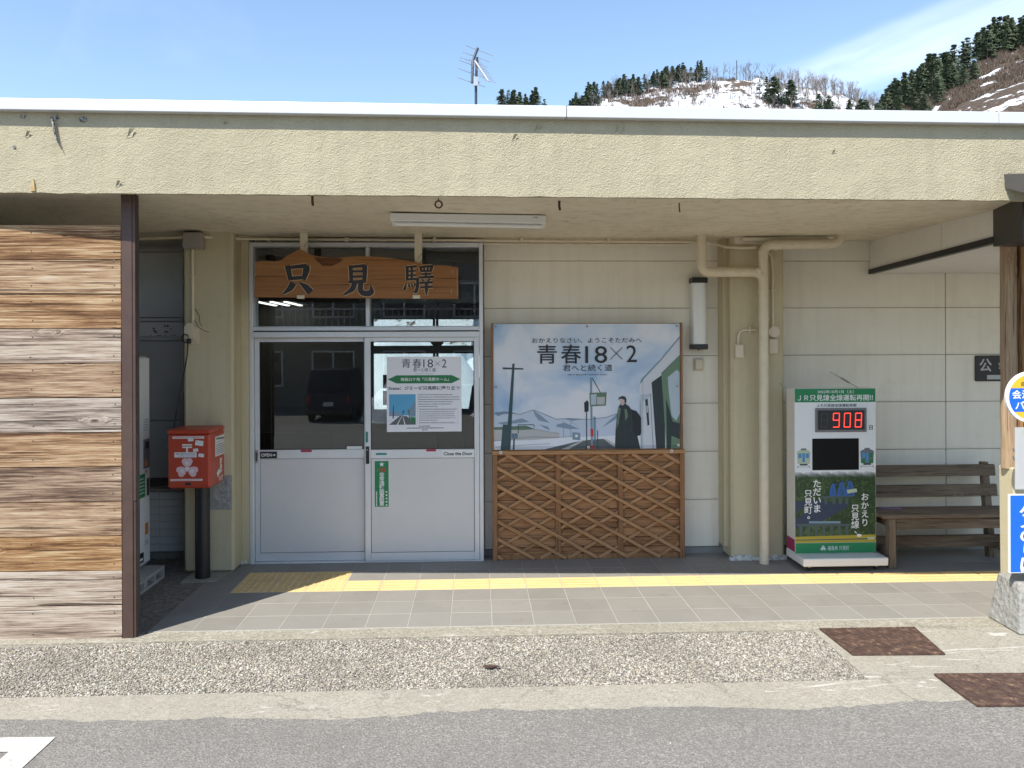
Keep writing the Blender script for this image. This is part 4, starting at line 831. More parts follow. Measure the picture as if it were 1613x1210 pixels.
# ------------------------------------------------------------------ station name board
s = thing('station_name_board', 'brown wooden board with live edge lettered in black, hung over the entrance', 'sign board', (-1.05, 7.3, 2.4))
outline = [(-1.945, 2.415), (-1.05, 2.405), (-.163, 2.397), (-.163, 2.672), (-.24, 2.688), (-.341, 2.694), (-.40, 2.692), (-.50, 2.710), (-.564, 2.728), (-.66, 2.742), (-.787, 2.760), (-.90, 2.770), (-1.009, 2.773), (-1.13, 2.768), (-1.22, 2.76), (-1.285, 2.760), (-1.37, 2.768), (-1.451, 2.782), (-1.50, 2.812), (-1.549, 2.836), (-1.60, 2.806), (-1.66, 2.775), (-1.70, 2.742), (-1.75, 2.726), (-1.83, 2.732), (-1.934, 2.726)]
bw = mk('board', MB().prism(outline, 7.30, 7.355, 'name_board_wood', 'bark_edge'), s, bevel=.004)
mk('bark_notch', MB().prism([(-1.43, 2.765), (-1.36, 2.758), (-1.22, 2.757), (-1.17, 2.745), (-1.21, 2.715), (-1.28, 2.685), (-1.35, 2.69), (-1.39, 2.72)], 7.297, 7.302, 'bark_edge'), s)
def hsm(pts, wd):                                                     # smooth a brush path
    out, ow = [], []
    for i in range(len(pts) - 1):
        for k in range(5):
            t = k / 5; out.append((pts[i][0] * (1 - t) + pts[i + 1][0] * t, pts[i][1] * (1 - t) + pts[i + 1][1] * t)); ow.append(wd[i] * (1 - t) + wd[i + 1] * t)
    out.append(pts[-1]); ow.append(wd[-1])
    for _ in range(2):
        out = [out[0]] + [((out[i - 1][0] + 2 * out[i][0] + out[i + 1][0]) / 4, (out[i - 1][1] + 2 * out[i][1] + out[i + 1][1]) / 4) for i in range(1, len(out) - 1)] + [out[-1]]
    return out, ow
TADA = [([(.17, .99), (.21, .80), (.27, .50)], [.13, .12, .10]), ([(.19, .92), (.50, .955), (.80, .985)], [.07, .09, .10]), ([(.79, 1.0), (.80, .86), (.70, .50)], [.13, .16, .09]), ([(.28, .55), (.5, .57), (.72, .59)], [.08, .09, .08]),
        ([(.36, .40), (.27, .22), (.03, .02)], [.16, .14, .04]), ([(.58, .40), (.78, .25), (.93, .07)], [.05, .14, .17])]
MI = [([(.26, .99), (.28, .75), (.29, .42)], [.10, .09, .09]), ([(.27, .94), (.5, .965), (.74, .98)], [.06, .07, .08]), ([(.73, 1.0), (.73, .7), (.71, .42)], [.12, .10, .09]), ([(.30, .79), (.70, .80)], [.055, .06]), ([(.30, .62), (.70, .63)], [.055, .06]), ([(.20, .44), (.5, .455), (.78, .47)], [.06, .08, .08]),
      ([(.40, .42), (.33, .20), (.03, .02)], [.12, .12, .04]), ([(.60, .42), (.58, .18), (.66, .07), (.86, .06), (.96, .12), (.93, .33)], [.12, .12, .12, .14, .13, .03])]
EKI = [([(.10, .98), (.11, .75), (.10, .50)], [.08, .07, .06]), ([(.09, .95), (.25, .96), (.42, .97)], [.045, .05, .06]), ([(.26, .95), (.26, .7), (.25, .52)], [.06, .055, .05]), ([(.12, .81), (.40, .82)], [.045, .045]), ([(.12, .67), (.40, .68)], [.045, .045]), ([(.10, .53), (.28, .545), (.47, .55)], [.05, .06, .07]),
       ([(.46, .56), (.45, .30), (.40, .12), (.30, .14)], [.07, .08, .08, .02]), ([(.07, .40), (.01, .20)], [.03, .08]), ([(.15, .40), (.19, .28)], [.03, .06]), ([(.25, .40), (.29, .29)], [.03, .06]), ([(.34, .42), (.38, .33)], [.03, .055]),
       ([(.55, .97), (.58, .80)], [.07, .06]), ([(.55, .95), (.94, .975)], [.05, .06]), ([(.94, .99), (.89, .80)], [.08, .06]), ([(.58, .81), (.90, .82)], [.045, .05]), ([(.67, .94), (.68, .82)], [.045, .045]), ([(.80, .95), (.79, .83)], [.045, .045]),
       ([(.57, .71), (.90, .725)], [.045, .05]), ([(.73, .77), (.73, .62)], [.055, .055]), ([(.50, .60), (.75, .615), (1.0, .625)], [.05, .06, .07]), ([(.60, .55), (.65, .48)], [.03, .06]), ([(.86, .56), (.79, .47)], [.06, .03]),
       ([(.52, .42), (.75, .435), (.95, .44)], [.05, .055, .06]), ([(.55, .27), (.75, .285), (.96, .30)], [.05, .055, .06]), ([(.75, .43), (.75, .2), (.74, .0)], [.08, .08, .02])]
P = front(7.300)
for strokes, x0, x1, z0, z1 in ((TADA, -1.700, -1.436, 2.437, 2.692), (MI, -1.177, -.912, 2.428, 2.694), (EKI, -.640, -.378, 2.425, 2.692)):
    mb = MB(); W = x1 - x0; H = z1 - z0
    for i, (pts, wd) in enumerate(strokes):
        q, w = hsm([(x0 + a * W, z0 + b * H) for a, b in pts], [k * W * 1.42 for k in wd])
        mb.plane_poly(P, ribbon(q, [k + .013 for k in w]), 'tan_outline', .0006 + i * .00012); mb.plane_poly(P, ribbon(q, w), 'ink_black', .0042 + i * .00012)
    mk('lettering', mb, s)
for x in (-1.541, -.532): mk('lower_clip', MB().box(x - .033, x + .033, 7.285, 7.31, 2.400, 2.432, 'pipe_paint', .004), s)
for x, zt in ((-1.527, 2.835), (-.519, 2.715)): mk('hanger', MB().box(x - .033, x + .033, 7.357, 7.40, zt - .3, 2.99, 'pipe_paint', .003), s)
for x, zt in ((-1.60, 2.70), (-.60, 2.60)): mk('wire', MB().tube([(x + .1, 7.34, zt + .12), (x + .13, 7.33, zt + .17), (x + .11, 7.33, zt + .2), (x + .08, 7.34, zt + .16)], .002, 'rubber', 6), s)
mk('staples', MB().box(-.215, -.212, 7.297, 7.301, 2.62, 2.65, 'steel').box(-.225, -.222, 7.297, 7.301, 2.45, 2.48, 'steel').box(-.175, -.172, 7.297, 7.301, 2.42, 2.66, 'tan_outline').box(-1.935, -1.932, 7.297, 7.301, 2.60, 2.62, 'steel'), s)

# soffit fluorescent light
s = thing('ceiling_light', 'long white fluorescent batten light fixed to the outer soffit', 'ceiling light', (-.05, 6.36, 2.92))
mk('housing', MB().hexa([(-.655, 6.28, 2.935), (.535, 6.34, 2.925), (.535, 6.48, 2.925), (-.655, 6.42, 2.935), (-.655, 6.28, 2.99), (.535, 6.34, 2.985), (.535, 6.48, 2.985), (-.655, 6.42, 2.99)], 'white_plastic'), s, bevel=.003)
mk('tube', MB().tube([(-.62, 6.35, 2.918), (.50, 6.41, 2.908)], .015, 'white_plastic', 14), s)
mk('socket', MB().box(-.645, -.618, 6.335, 6.365, 2.90, 2.936, 'cabinet_side'), s); mk('socket', MB().box(.502, .528, 6.395, 6.425, 2.89, 2.926, 'cabinet_side'), s)
mb = MB(); squiggles(mb, lambda u, w, l=0: (u, 6.337 - l, w), .41, .47, 2.968, .008, 'ink_grey', 3, .002); mk('maker_mark', mb, s)
for i, (x, k) in enumerate(((-1.13, 'p'), (-.263, 'r'), (.579, 'p'), (1.429, 'p'))):
    y = 5.74 + .01 * i; zs = soff(x, y) - .01
    lab = ['rusty bolt hanging from the soffit left of the batten light', 'rusty iron ring hanging from the soffit over the batten light', 'rusty bolt hanging from the soffit right of the batten light', 'small rusty hook in the soffit above the wall lamp'][i]
    mb = MB()
    if k == 'p': mb.tube([(x, y, zs + .02), (x, y, zs - .03), (x + .004, y - .004, zs - .055)], .009 if i < 3 else .005, 'post_brown', 8)
    else: mb.tube([(x + .024 * math.cos(a), y, zs - .03 + .024 * math.sin(a)) for a in [j * math.pi / 10 for j in range(21)]], .006, 'post_brown', 8, False); mb.tube([(x, y, zs + .02), (x, y, zs - .008)], .004, 'post_brown', 6)
    mk('soffit_hook' if k == 'p' else 'soffit_ring', mb, label=lab, cat='hook', group='rusty fittings in the soffit')

# ------------------------------------------------------------------ poster over lattice
s = thing('station_poster', 'large framed poster of a snowy railway platform with black title lettering', 'poster', (1.02, 7.62, 1.05))
# frame and picture, measured at y = 7.62
X0, X1, Z0, Z1 = 0.152, 1.885, 1.022, 2.182
mk('backboard', MB().box(X0 - .012, X1 + .014, 7.62, 7.66, Z0 - .01, Z1 + .006, 'frame_wood'), s)
mk('frame', MB().box(X0 - .022, X0 - .004, 7.604, 7.66, Z0 - .01, Z1 + .01, 'frame_wood', .002), s); mk('frame', MB().box(X1 + .006, X1 + .026, 7.604, 7.66, Z0 - .01, Z1 + .01, 'frame_wood', .002), s)
P = front(7.6180)
mk('sheet', MB().box(X0 - .002, X1 + .002, 7.6180, 7.6195, Z0, Z1, 'print_sky'), s)
W_, H_ = X1 - X0, Z1 - Z0
def q_(u, w): return (X0 + W_ * u, Z1 - H_ * w)
mb = MB(); LV = [0]
def pol(pts, mt): LV[0] += 1; mb.plane_poly(P, [q_(a, b) for a, b in pts], mt, .0004 + LV[0] * .00007)
pol([(0, .72), (.06, .70), (.14, .72), (.21, .685), (.27, .72), (.33, .76), (.40, .755), (.50, .765), (.60, .75), (.66, .72), (.74, .745), (.80, .74), (.80, .95), (0, .95)], 'p_mountlight')
for m_ in ([(0, .70), (.07, .695), (.12, .71), (.05, .72), (.02, .735)], [(.21, .685), (.26, .74), (.30, .79), (.24, .77), (.22, .73)], [(.10, .77), (.15, .75), (.19, .78), (.13, .79), (.04, .80), (.02, .785)], [(.34, .80), (.38, .79), (.46, .84), (.40, .84), (.33, .82)], [(.60, .80), (.66, .72), (.67, .75), (.58, .83)], [(.36, .755), (.48, .76), (.42, .775)], [(.24, .80), (.29, .82), (.30, .85), (.27, .83)]): pol(m_, 'p_mount')
pol([(0, .93), (.2, .90), (.36, .905), (.60, .90), (.80, .87), (.80, 1), (0, 1)], 'p_snow')
pol([(0, .825), (.10, .82), (.16, .815), (.22, .84), (.35, .875), (.35, .91), (.20, .925), (0, .93)], 'p_wall'); pol([(0, .822), (.11, .815), (.17, .81), (.22, .838), (.16, .845), (0, .84)], 'p_moss')
pol([(.27, 1), (.43, .945), (.52, .925), (.585, .92), (.66, 1)], 'p_road'); pol([(.36, 1), (.475, .93), (.485, .93), (.40, 1)], 'p_wall'); pol([(.585, .92), (.60, .92), (.70, 1), (.66, 1)], 'p_wall')
pol([(.42, .865), (.462, .87), (.462, .93), (.42, .925)], 'p_steel'); pol([(.435, .885), (.448, .885), (.448, .905), (.435, .905)], 'ink_white')
for x in (.37, .41): pol([(x, .775), (x + .003, .775), (x + .003, .90), (x, .90)], 'p_steel')
pol([(.100, .315), (.112, .315), (.088, 1), (.062, 1)], 'p_pole'); pol([(.048, .345), (.158, .352), (.158, .364), (.048, .36)], 'p_pole'); pol([(.048, .80), (.075, .80), (.07, 1), (.035, 1)], 'p_pole')
pol([(.10, 1), (.104, .90), (.112, .90), (.110, 1)], 'p_pole'); pol([(.09, .87), (.128, .87), (.128, .91), (.09, .91)], 'p_steel')
a, b = q_(.094, .905), q_(.124, .876); text(mb, P, '35', a[0], b[0], a[1], b[1], 'ink_black', .003)
pol([(.128, .80), (.215, .80), (.215, .806), (.132, .806), (.132, .87), (.128, .87)], 'p_pole'); pol([(.213, .806), (.217, .806), (.217, .825), (.213, .825)], 'p_pole')
pol([(.515, .43), (.526, .43), (.530, 1), (.519, 1)], 'p_steel'); pol([(.517, .84), (.531, .84), (.532, .90), (.517, .90)], 'ink_red'); pol([(.518, .97), (.532, .97), (.532, 1), (.518, 1)], 'ink_red')
pol([(.525, .435), (.53, .433), (.574, .55), (.57, .553)], 'p_pole'); pol([(.512, .552), (.605, .548), (.600, .655), (.515, .66)], 'p_moss'); pol([(.519, .565), (.550, .562), (.548, .645), (.520, .648)], 'p_trainglass'); pol([(.553, .585), (.596, .585), (.592, .645), (.552, .645)], 'p_wall')
pol([(.483, .63), (.500, .61), (.508, .63), (.507, .70), (.485, .705)], 'ink_black'); pol([(.493, .70), (.499, .70), (.499, 1), (.493, 1)], 'p_pole'); pol([(.533, .74), (.546, .745), (.546, .93), (.533, .93)], 'p_steel'); pol([(.553, .85), (.557, .85), (.559, 1), (.553, 1)], 'p_pole')
# train
pol([(1, .105), (.90, .28), (.80, .435), (.785, .47), (.778, .52), (.785, .80), (.79, 1), (1, 1)], 'p_train'); pol([(1, .10), (1, .118), (.90, .295), (.805, .445), (.79, .48), (.785, .47), (.795, .44), (.90, .28)], 'p_steel')
pol([(.848, .47), (.900, .415), (.915, .42), (.92, 1), (.872, 1)], 'p_dark'); pol([(.900, .40), (1, .255), (1, 1), (.925, 1), (.91, .6)], 'p_traingreen'); pol([(.935, .43), (.985, .37), (.998, .39), (1, .72), (.98, .78), (.955, .74), (.94, .55)], 'p_trainglass'); pol([(.945, .78), (1, .80), (1, .93), (.955, .90)], 'p_dark')
pol([(.787, .57), (.84, .56), (.845, .58), (.80, .62), (.787, .63)], 'p_trainglass'); pol([(.812, .61), (.826, .60), (.835, .81), (.824, .82)], 'p_dark'); pol([(.817, .66), (.826, .655), (.828, .71), (.82, .715)], 'p_trainglass')
# a plain figure in a dark coat with a rucksack
pol([(.680, .64), (.668, .665), (.66, .73), (.652, .85), (.648, 1), (.785, 1), (.765, .87), (.742, .70), (.725, .66), (.705, .64)], 'p_coat'); pol([(.735, .685), (.765, .70), (.795, .76), (.797, .85), (.785, .895), (.765, .90), (.745, .86)], 'p_pack')
pol([(.668, .665), (.68, .68), (.668, .80), (.655, .85)], 'p_moss')
pol([(.676, .625), (.678, .595), (.695, .585), (.705, .60), (.703, .635), (.692, .655), (.682, .65)], 'p_skin'); pol([(.664, .615), (.672, .588), (.69, .578), (.706, .585), (.712, .61), (.708, .64), (.701, .635), (.700, .61), (.686, .60), (.676, .60)], 'p_dark')
for ln, w_ in (([(0, .72), (.06, .70), (.14, .72), (.21, .685), (.27, .72), (.33, .76), (.40, .755), (.50, .765), (.60, .75), (.66, .72)], .0035), ([(0, .93), (.2, .90), (.36, .905), (.42, .90)], .0025), ([(0, .98), (.15, .965), (.30, .955)], .0025), ([(.35, .875), (.22, .84), (.16, .815), (0, .825)], .002), ([(.785, .62), (.79, 1)], .003),
               ([(.80, .44), (.80, .9)], .002), ([(.84, .56), (.855, 1)], .004), ([(.90, .40), (1, .255)], .005), ([(.848, .47), (.872, 1)], .004), ([(.700, .70), (.695, .80), (.705, .92), (.70, 1)], .002), ([(.735, .70), (.742, .80), (.73, .87)], .003), ([(.41, .775), (.45, .82)], .0015), ([(.53, .945), (.50, 1)], .002), ([(.585, .92), (.62, 1)], .002)):
    LV[0] += 1; mb.plane_poly(P, ribbon([q_(*a) for a in ln], [w_] * len(ln)), 'p_pole', .0004 + LV[0] * .00007)
pol([(.70, .68), (.712, .685), (.72, .74), (.705, .78)], 'p_moss'); pol([(.925, .60), (.96, .78), (.95, 1), (.93, 1)], 'p_dark'); pol([(.79, .63), (.80, .62), (.80, 1), (.792, 1)], 'p_trainglass')
# title
def tt(body, u0, u1, w0, w1, off=0.0): a, b = q_(u0, w1), q_(u1, w0); text(mb, P, body, a[0], b[0], a[1], b[1], 'ink_black', 0.0062, off)
tt('おかえりなさい、ようこそただみへ', .205, .795, .112, .152); tt('青', .232, .338, .165, .318, .008); tt('春', .360, .468, .165, .318, .008)
tt('18', .490, .608, .178, .315, .002); tt('2', .712, .768, .172, .308, .002); tt('君へと続く道', .370, .635, .325, .378, .002); tt('18×2 Beyond Youthful Days', .398, .605, .400, .414)
mb.plane_poly(P, ribbon([q_(.625, .19), q_(.690, .285)], [.006, .006]), 'ink_black', 0.0062); mb.plane_poly(P, ribbon([q_(.625, .285), q_(.690, .19)], [.006, .006]), 'ink_black', 0.0066)

mk('print', mb, s)
for u, w in ((.012, .02), (.5, .02), (.985, .02), (.012, .5), (.985, .5), (.012, .98), (.505, .985), (.99, .975)):
    a = q_(u, w); mb = MB(); mb.prism(disc(None, a[0], a[1], .012, 14), 7.604, 7.616, 'steel' if w < .9 else 'white_plastic'); mb.prism(disc(None, a[0], a[1], .005, 8), 7.602, 7.605, 'rubber'); mk('washer', mb, s)
mb = MB(); mb.box(X0, X1, 7.611, 7.6125, Z0 + .024, Z0 + .0255, 'rubber').box(X0, X1, 7.611, 7.6125, Z0 + .012, Z0 + .0135, 'rubber'); mk('cord', mb, s)

s = thing('lattice_panel', 'brown wooden panel with diagonal lattice strips under the large poster', 'panel', (1.03, 7.6, 0))
LX0, LX1, LZ0, LZ1 = .138, 1.925, 0.0, 1.005; LY = 7.60
n = 11; hgt = (LZ1 - .04) / n
for i in range(n):
    for a, b in ((LX0 + .03, .74), (.755, 1.32), (1.335, LX1 - .03)):
        mk('board', MB().box(a, b, LY + .05, LY + .07, .02 + i * hgt + .002, .02 + (i + 1) * hgt - .002, 'lattice_board', .002), s, color=(.42 + R.random() * .16, .95, 0))
for a, b in ((LX0, LX0 + .045), (.722, .772), (1.302, 1.352), (LX1 - .045, LX1)): mk('upright', MB().box(a, b, LY + (.0 if a in (LX0, LX1 - .045) else .022), LY + .055, .0, LZ1 - .03, 'frame_wood', .003), s)
mk('top_rail', MB().box(LX0 - .004, LX1 + .004, LY - .006, LY + .06, LZ1 - .03, LZ1 + .006, 'lattice_strip', .003), s)
mk('bottom_rail', MB().box(LX0 + .045, LX1 - .045, LY + .03, LY + .056, .0, .05, 'frame_wood', .003), s)
# clipped diagonal strips
def clipseg(p, d_, x0, x1, z0, z1):
    t0, t1 = -1e9, 1e9
    for o, dd, lo, hi in ((p[0], d_[0], x0, x1), (p[1], d_[1], z0, z1)):
        ta, tb = (lo - o) / dd, (hi - o) / dd
        if ta > tb: ta, tb = tb, ta
        t0, t1 = max(t0, ta), min(t1, tb)
    return t0, t1
def strips(x0, x1, slope, spacing, yy, wid, start, matn):
    d_ = Vector((1, slope)).normalized(); k = start
    while k < LZ1 + 2.2:
        t0, t1 = clipseg((x0, k), d_, x0, x1, .012, LZ1 - .032)
        if t1 - t0 > .06:
            L = t1 - t0; cx = x0 + d_.x * (t0 + t1) / 2; cz = k + d_.y * (t0 + t1) / 2
            me = bpy.data.meshes.new('lattice_strip'); mm = MB().box(-L / 2, L / 2, -.006, .006, -wid / 2, wid / 2, matn, .002); me.from_pydata(mm.v, [], mm.f); me.materials.append(MATS[matn])
            share('lattice_strip', me, (cx, yy + R.uniform(-.001, .001), cz), s, rot=(0, -math.atan2(d_.y, d_.x) + R.uniform(-.006, .006), 0))
        k += spacing
for a, b in ((LX0 + .03, .735), (.758, 1.315), (1.338, LX1 - .03)):
    strips(a, b, .555, .158, LY + .036, .028, -.9 + (a * 0.31) % .158, 'lattice_strip')
strips(LX0 + .004, LX1 - .004, -.555, .163, LY + .012, .030, .06, 'lattice_strip')
for x in (.215, 1.80): mb = MB(); mb.prism(disc(None, x, LZ1 - .005, .014, 14), LY - .012, LY - .005, 'white_plastic'); mb.prism(disc(None, x, LZ1 - .005, .006, 8), LY - .014, LY - .011, 'rubber'); mk('washer', mb, s)

# ------------------------------------------------------------------ wall lamp, switch boxes, downpipes
s = thing('wall_lamp', 'tall white wall lamp with black end caps to the right of the poster', 'wall lamp', (2.09, 7.66, 1.94))
mk('cap', MB().box(2.018, 2.166, 7.655, 7.782, 2.565, 2.618, 'black_metal', .006), s); mk('cap', MB().box(2.018, 2.166, 7.655, 7.782, 1.940, 1.990, 'black_metal', .006), s)
mb = MB(); v = []; K = 14
for z in (1.990, 2.565):
    for i in range(K + 1): a = math.pi * i / K; v.append((2.092 - .068 * math.cos(a), 7.70 - .045 * math.sin(a) ** .7, z))
mb.add(v, [(i, i + 1, i + K + 2, i + K + 1) for i in range(K)], 'lamp_acrylic', True).box(2.024, 2.16, 7.70, 7.781, 1.99, 2.565, 'lamp_acrylic'); mk('diffuser', mb, s)
mk('knob', MB().box(2.082, 2.092, 7.70, 7.71, 1.93, 1.94, 'black_metal'), s)
s = thing('switch_box', 'small cream switch box under the wall lamp', 'switch box', (2.108, 7.76, 1.73))
mk('base', MB().box(2.055, 2.150, 7.768, 7.782, 1.735, 1.855, 'box_paint', .004), s); mk('cover', MB().box(2.068, 2.142, 7.745, 7.769, 1.75, 1.845, 'box_paint', .006), s)
s = thing('downpipe', 'cream painted downpipe with two elbows in front of the pier', 'drainpipe', (2.6, 7.38, 0))
def bend(pts, r=.09, n=7):
    out = [Vector(pts[0])]
    for i in range(1, len(pts) - 1):
        p = Vector(pts[i]); a = (Vector(pts[i - 1]) - p).normalized(); b = (Vector(pts[i + 1]) - p).normalized()
        s0, s1 = p + a * r, p + b * r
        for k in range(n + 1): t = k / n; out.append(s0.lerp(p, t).lerp(p.lerp(s1, t), t))
    return out + [Vector(pts[-1])]
mk('main_pipe', MB().tube(bend([(2.595, 7.38, 0.0), (2.595, 7.38, 2.885), (3.29, 7.33, 2.895), (3.29, 7.33, 3.0)], .085), .043, 'pipe_paint', 22), s)
mk('branch_pipe', MB().tube(bend([(2.033, 7.39, 3.0), (2.033, 7.39, 2.64), (2.50, 7.38, 2.64), (2.595, 7.38, 2.63), (2.595, 7.38, 2.45)], .085), .043, 'pipe_paint', 22), s)
for z in (2.215, 2.82, 2.47): mk('coupling', MB().tube([(2.595, 7.38, z - .012), (2.595, 7.38, z + .012)], .047, 'pipe_paint', 22), s)
mk('coupling', MB().tube([(2.69, 7.373, 2.886), (2.715, 7.372, 2.887)], .047, 'pipe_paint', 22), s)
mk('coupling', MB().tube([(3.16, 7.34, 2.893), (3.185, 7.338, 2.893)], .047, 'pipe_paint', 22), s)
s = thing('soffit_trunking', 'thin cream trunking along the soffit above the downpipe', 'trunking', (2.9, 7.45, 2.95))
mk('duct', MB().box(2.42, 3.22, 7.42, 7.46, 2.93, 2.96, 'pipe_paint', .003), s)
mk('pipe', MB().tube([(2.16, 7.62, 2.945), (2.30, 7.5, 2.88), (2.42, 7.46, 2.868), (2.55, 7.44, 2.87)], .014, 'pipe_paint', 10), s)
s = thing('conduit', 'thin cream conduit with round and square boxes behind the downpipe', 'conduit', (2.73, 7.47, 1.9))
mk('pipe', MB().tube(bend([(2.62, 7.46, 2.86), (2.705, 7.47, 2.80), (2.715, 7.475, 2.65), (2.715, 7.475, 2.14)], .04), .011, 'pipe_paint', 10), s)
mk('round_box', MB().prism(disc(None, 2.722, 2.100, .052, 20), 7.455, 7.50, 'box_paint'), s); mk('square_box', MB().box(2.675, 2.755, 7.455, 7.50, 1.90, 2.035, 'box_paint', .004), s)
mk('clamp', MB().box(2.69, 2.75, 7.47, 7.5, 2.475, 2.487, 'pipe_paint'), s)
s = thing('conduit', 'curved cream conduit ending in a small box on the pier left of the downpipe', 'conduit', (2.42, 7.47, 1.86))
mk('pipe', MB().tube(bend([(2.57, 7.48, 2.118), (2.395, 7.48, 2.118), (2.395, 7.48, 1.985)], .07), .010, 'pipe_paint', 10), s); mk('clamp', MB().box(2.495, 2.507, 7.47, 7.5, 2.09, 2.145, 'pipe_paint'), s)
mk('square_box', MB().box(2.362, 2.440, 7.455, 7.50, 1.860, 1.985, 'box_paint', .005), s)

# ------------------------------------------------------------------ countdown cabinet
s = thing('countdown_sign', 'tall white and green cabinet sign with a red LED day counter reading 908', 'sign', (3.17, 7.25, 0))
CX0, CX1, CY = 2.808, 3.540, 7.20
mk('cabinet', MB().box(CX0 + .003, CX1 - .003, CY + .004, 7.40, .125, 1.590, 'cabinet_side', .004), s)
mk('side_stripe', MB().box(CX0 + .001, CX0 + .004, CY + .01, 7.395, .14, .25, 'ink_magenta'), s)
mk('front_panel', MB().box(CX0, CX1, CY, CY + .004, .130, 1.592, 'white_enamel'), s)
bs = mk('base', MB().box(2.822, 3.575, 7.045, 7.45, .052, .122, 'white_enamel', .006), s)
for x, y in ((2.90, 7.12), (3.50, 7.12), (3.50, 7.40), (2.90, 7.40)): mk('caster', MB().box(x - .012, x + .012, y - .01, y + .03, .03, .055, 'steel').tube([(x - .01, y + .015, .018), (x + .01, y + .015, .018)], .018, 'rubber', 14), s)
mb = MB(); P = front(CY)
mb.plane_poly(P, rect(CX0 + .002, CX1 - .002, 1.470, 1.590), 'ink_green', .0008); text(mb, P, '2022年10月1日（土）', 3.015, 3.345, 1.548, 1.578, 'ink_white', .0016, .010)
text(mb, P, 'ＪＲ只見線全線運転再開‼', 2.835, 3.515, 1.482, 1.538, 'ink_white', .0016, .014); text(mb, P, 'ＪＲ只見線全線運転再開', 3.010, 3.365, 1.428, 1.456, 'ink_black', .0012, .012)
text(mb, P, '日', 3.482, 3.514, 1.222, 1.262, 'ink_black', .0012, .02)
# little railcars beside the screen
for cx, body, strp in ((2.888, 't_body', 't_body'), (3.462, 'ink_grey', 'ink_deepgreen')):
    for poly, mt, l in (([(-.055, .925), (.055, .925), (.062, 1.03), (.045, 1.045), (-.045, 1.045), (-.062, 1.03)], body, .001), ([(-.03, 1.045), (.03, 1.045), (.02, 1.062), (-.02, 1.062)], 'ink_grey', .0012), ([(-.048, .975), (-.018, .975), (-.018, 1.018), (-.048, 1.018)], 't_glass', .0016), ([(.018, .975), (.048, .975), (.048, 1.018), (.018, 1.018)], 't_glass' if body == 't_body' else 'ink_deepgreen', .0016),
                        ([(-.012, .94), (.012, .94), (.012, 1.02), (-.012, 1.02)], 't_glass', .0018), ([(-.055, .925), (-.018, .925), (-.018, .965), (-.055, .965)], strp, .0020), ([(.018, .925), (.055, .925), (.055, .965), (.018, .965)], strp, .0020), ([(-.035, .91), (.035, .91), (.035, .925), (-.035, .925)], 'ink_darkgrey', .001),
                        ([(-.045, .91), (-.041, .91), (-.058, .885), (-.062, .885)], 'ink_darkgrey', .001), ([(.041, .91), (.045, .91), (.062, .885), (.058, .885)], 'ink_darkgrey', .001), ([(-.06, .896), (.06, .896), (.06, .8985), (-.06, .8985)], 'ink_darkgrey', .0013)):
        mb.plane_poly(P, [(cx + a, b) for a, b in poly], mt, l)
mk('print', mb, s)
# landscape print
mb = MB(); lz0, lz1 = .225, .862
mb.plane_poly(P, rect(CX0 + .002, CX1 - .002, lz0, lz1), 'print_forest', .0006)
def lq(u, w): return (CX0 + .002 + (CX1 - CX0 - .004) * u, lz1 - (lz1 - lz0) * w)
def lp(pts, mt, l): mb.plane_poly(P, [lq(a, b) for a, b in pts], mt, l)
def crest(k, a): return [(0, 0), (1, 0)] + [(1 - i / 40, k + a * (math.sin(i * .9 + k * 60) + .6 * math.sin(i * 2.3 + k * 20))) for i in range(41)]
for i_, (k_, c_) in enumerate(((.085, 'p_mist1'), (.066, 'p_mist2'), (.050, 'p_mist3'), (.034, 'p_mist4'), (.018, 'ink_white'))): lp(crest(k_, .008), c_, .0008 + i_ * .0001)
lp([(0, .42), (.30, .41), (.42, .44), (.62, .44), (.66, .50), (.50, .60), (.30, .72), (0, .80)], 'p_river', .001); lp([(0, .58), (.22, .45), (.20, .52), (.05, .64), (0, .66)], 'print_forest', .0013)
lp([(.33, .355), (.72, .345), (.72, .37), (.33, .385)], 'p_viaduct', .0014)
for x in (.36, .46, .54, .62): lp([(x, .38), (x + .04, .38), (x + .035, .47), (x + .005, .47)], 'p_viaduct', .0014)
for x0, x1, hh in ((.43, .505, .20), (.53, .625, .235), (.63, .735, .235)):
    arc = [(x0 + (x1 - x0) * t / 10, .355 - hh * (math.sin(math.pi * t / 10) ** .7) * .85) for t in range(11)]
    mb.plane_poly(P, ribbon([lq(*a) for a in arc], [.009] * 11), 'p_bridge', .0017)
    for t in range(1, 10): a, b = lq(*arc[t]), lq(arc[t][0], .355); mb.plane_poly(P, ribbon([a, b], [.004, .004]), 'p_bridge', .0019)
for i in range(3): mb.plane_poly(P, ribbon([lq(.47 + i * .05, .20 - i * .02), lq(.60 + i * .04, .15)], [.005, .005]), 'p_bridge', .0021)
lp([(.64, .27), (.76, .25), (.77, .30), (.65, .32)], 't_body', .0024)
lp([(.02, .735), (.70, .745), (.70, .775), (.02, .765)], 'p_viaduct', .0018); lp([(.17, .70), (.56, .705), (.56, .735), (.17, .73)], 'p_steel', .0018)
for i in range(7): lp([(.05 + i * .095, .77), (.09 + i * .095, .77), (.085 + i * .095, .91), (.055 + i * .095, .91)], 'p_viaduct', .0016)
lp([(0, .915), (1, .895), (1, .955), (0, .955)], 'p_field', .0022); lp([(0, .955), (1, .945), (1, .965), (0, .97)], 'p_viaduct', .0024); lp([(0, .968), (1, .962), (1, 1), (0, 1)], 'p_field', .0026); lp([(.765, .885), (.82, .89), (.82, .925), (.765, .925)], 'ink_white', .0028); lp([(.89, .93), (.99, .93), (.985, .965), (.90, .965)], 't_body', .003)
mk('landscape_print', mb, s)
mb = MB()
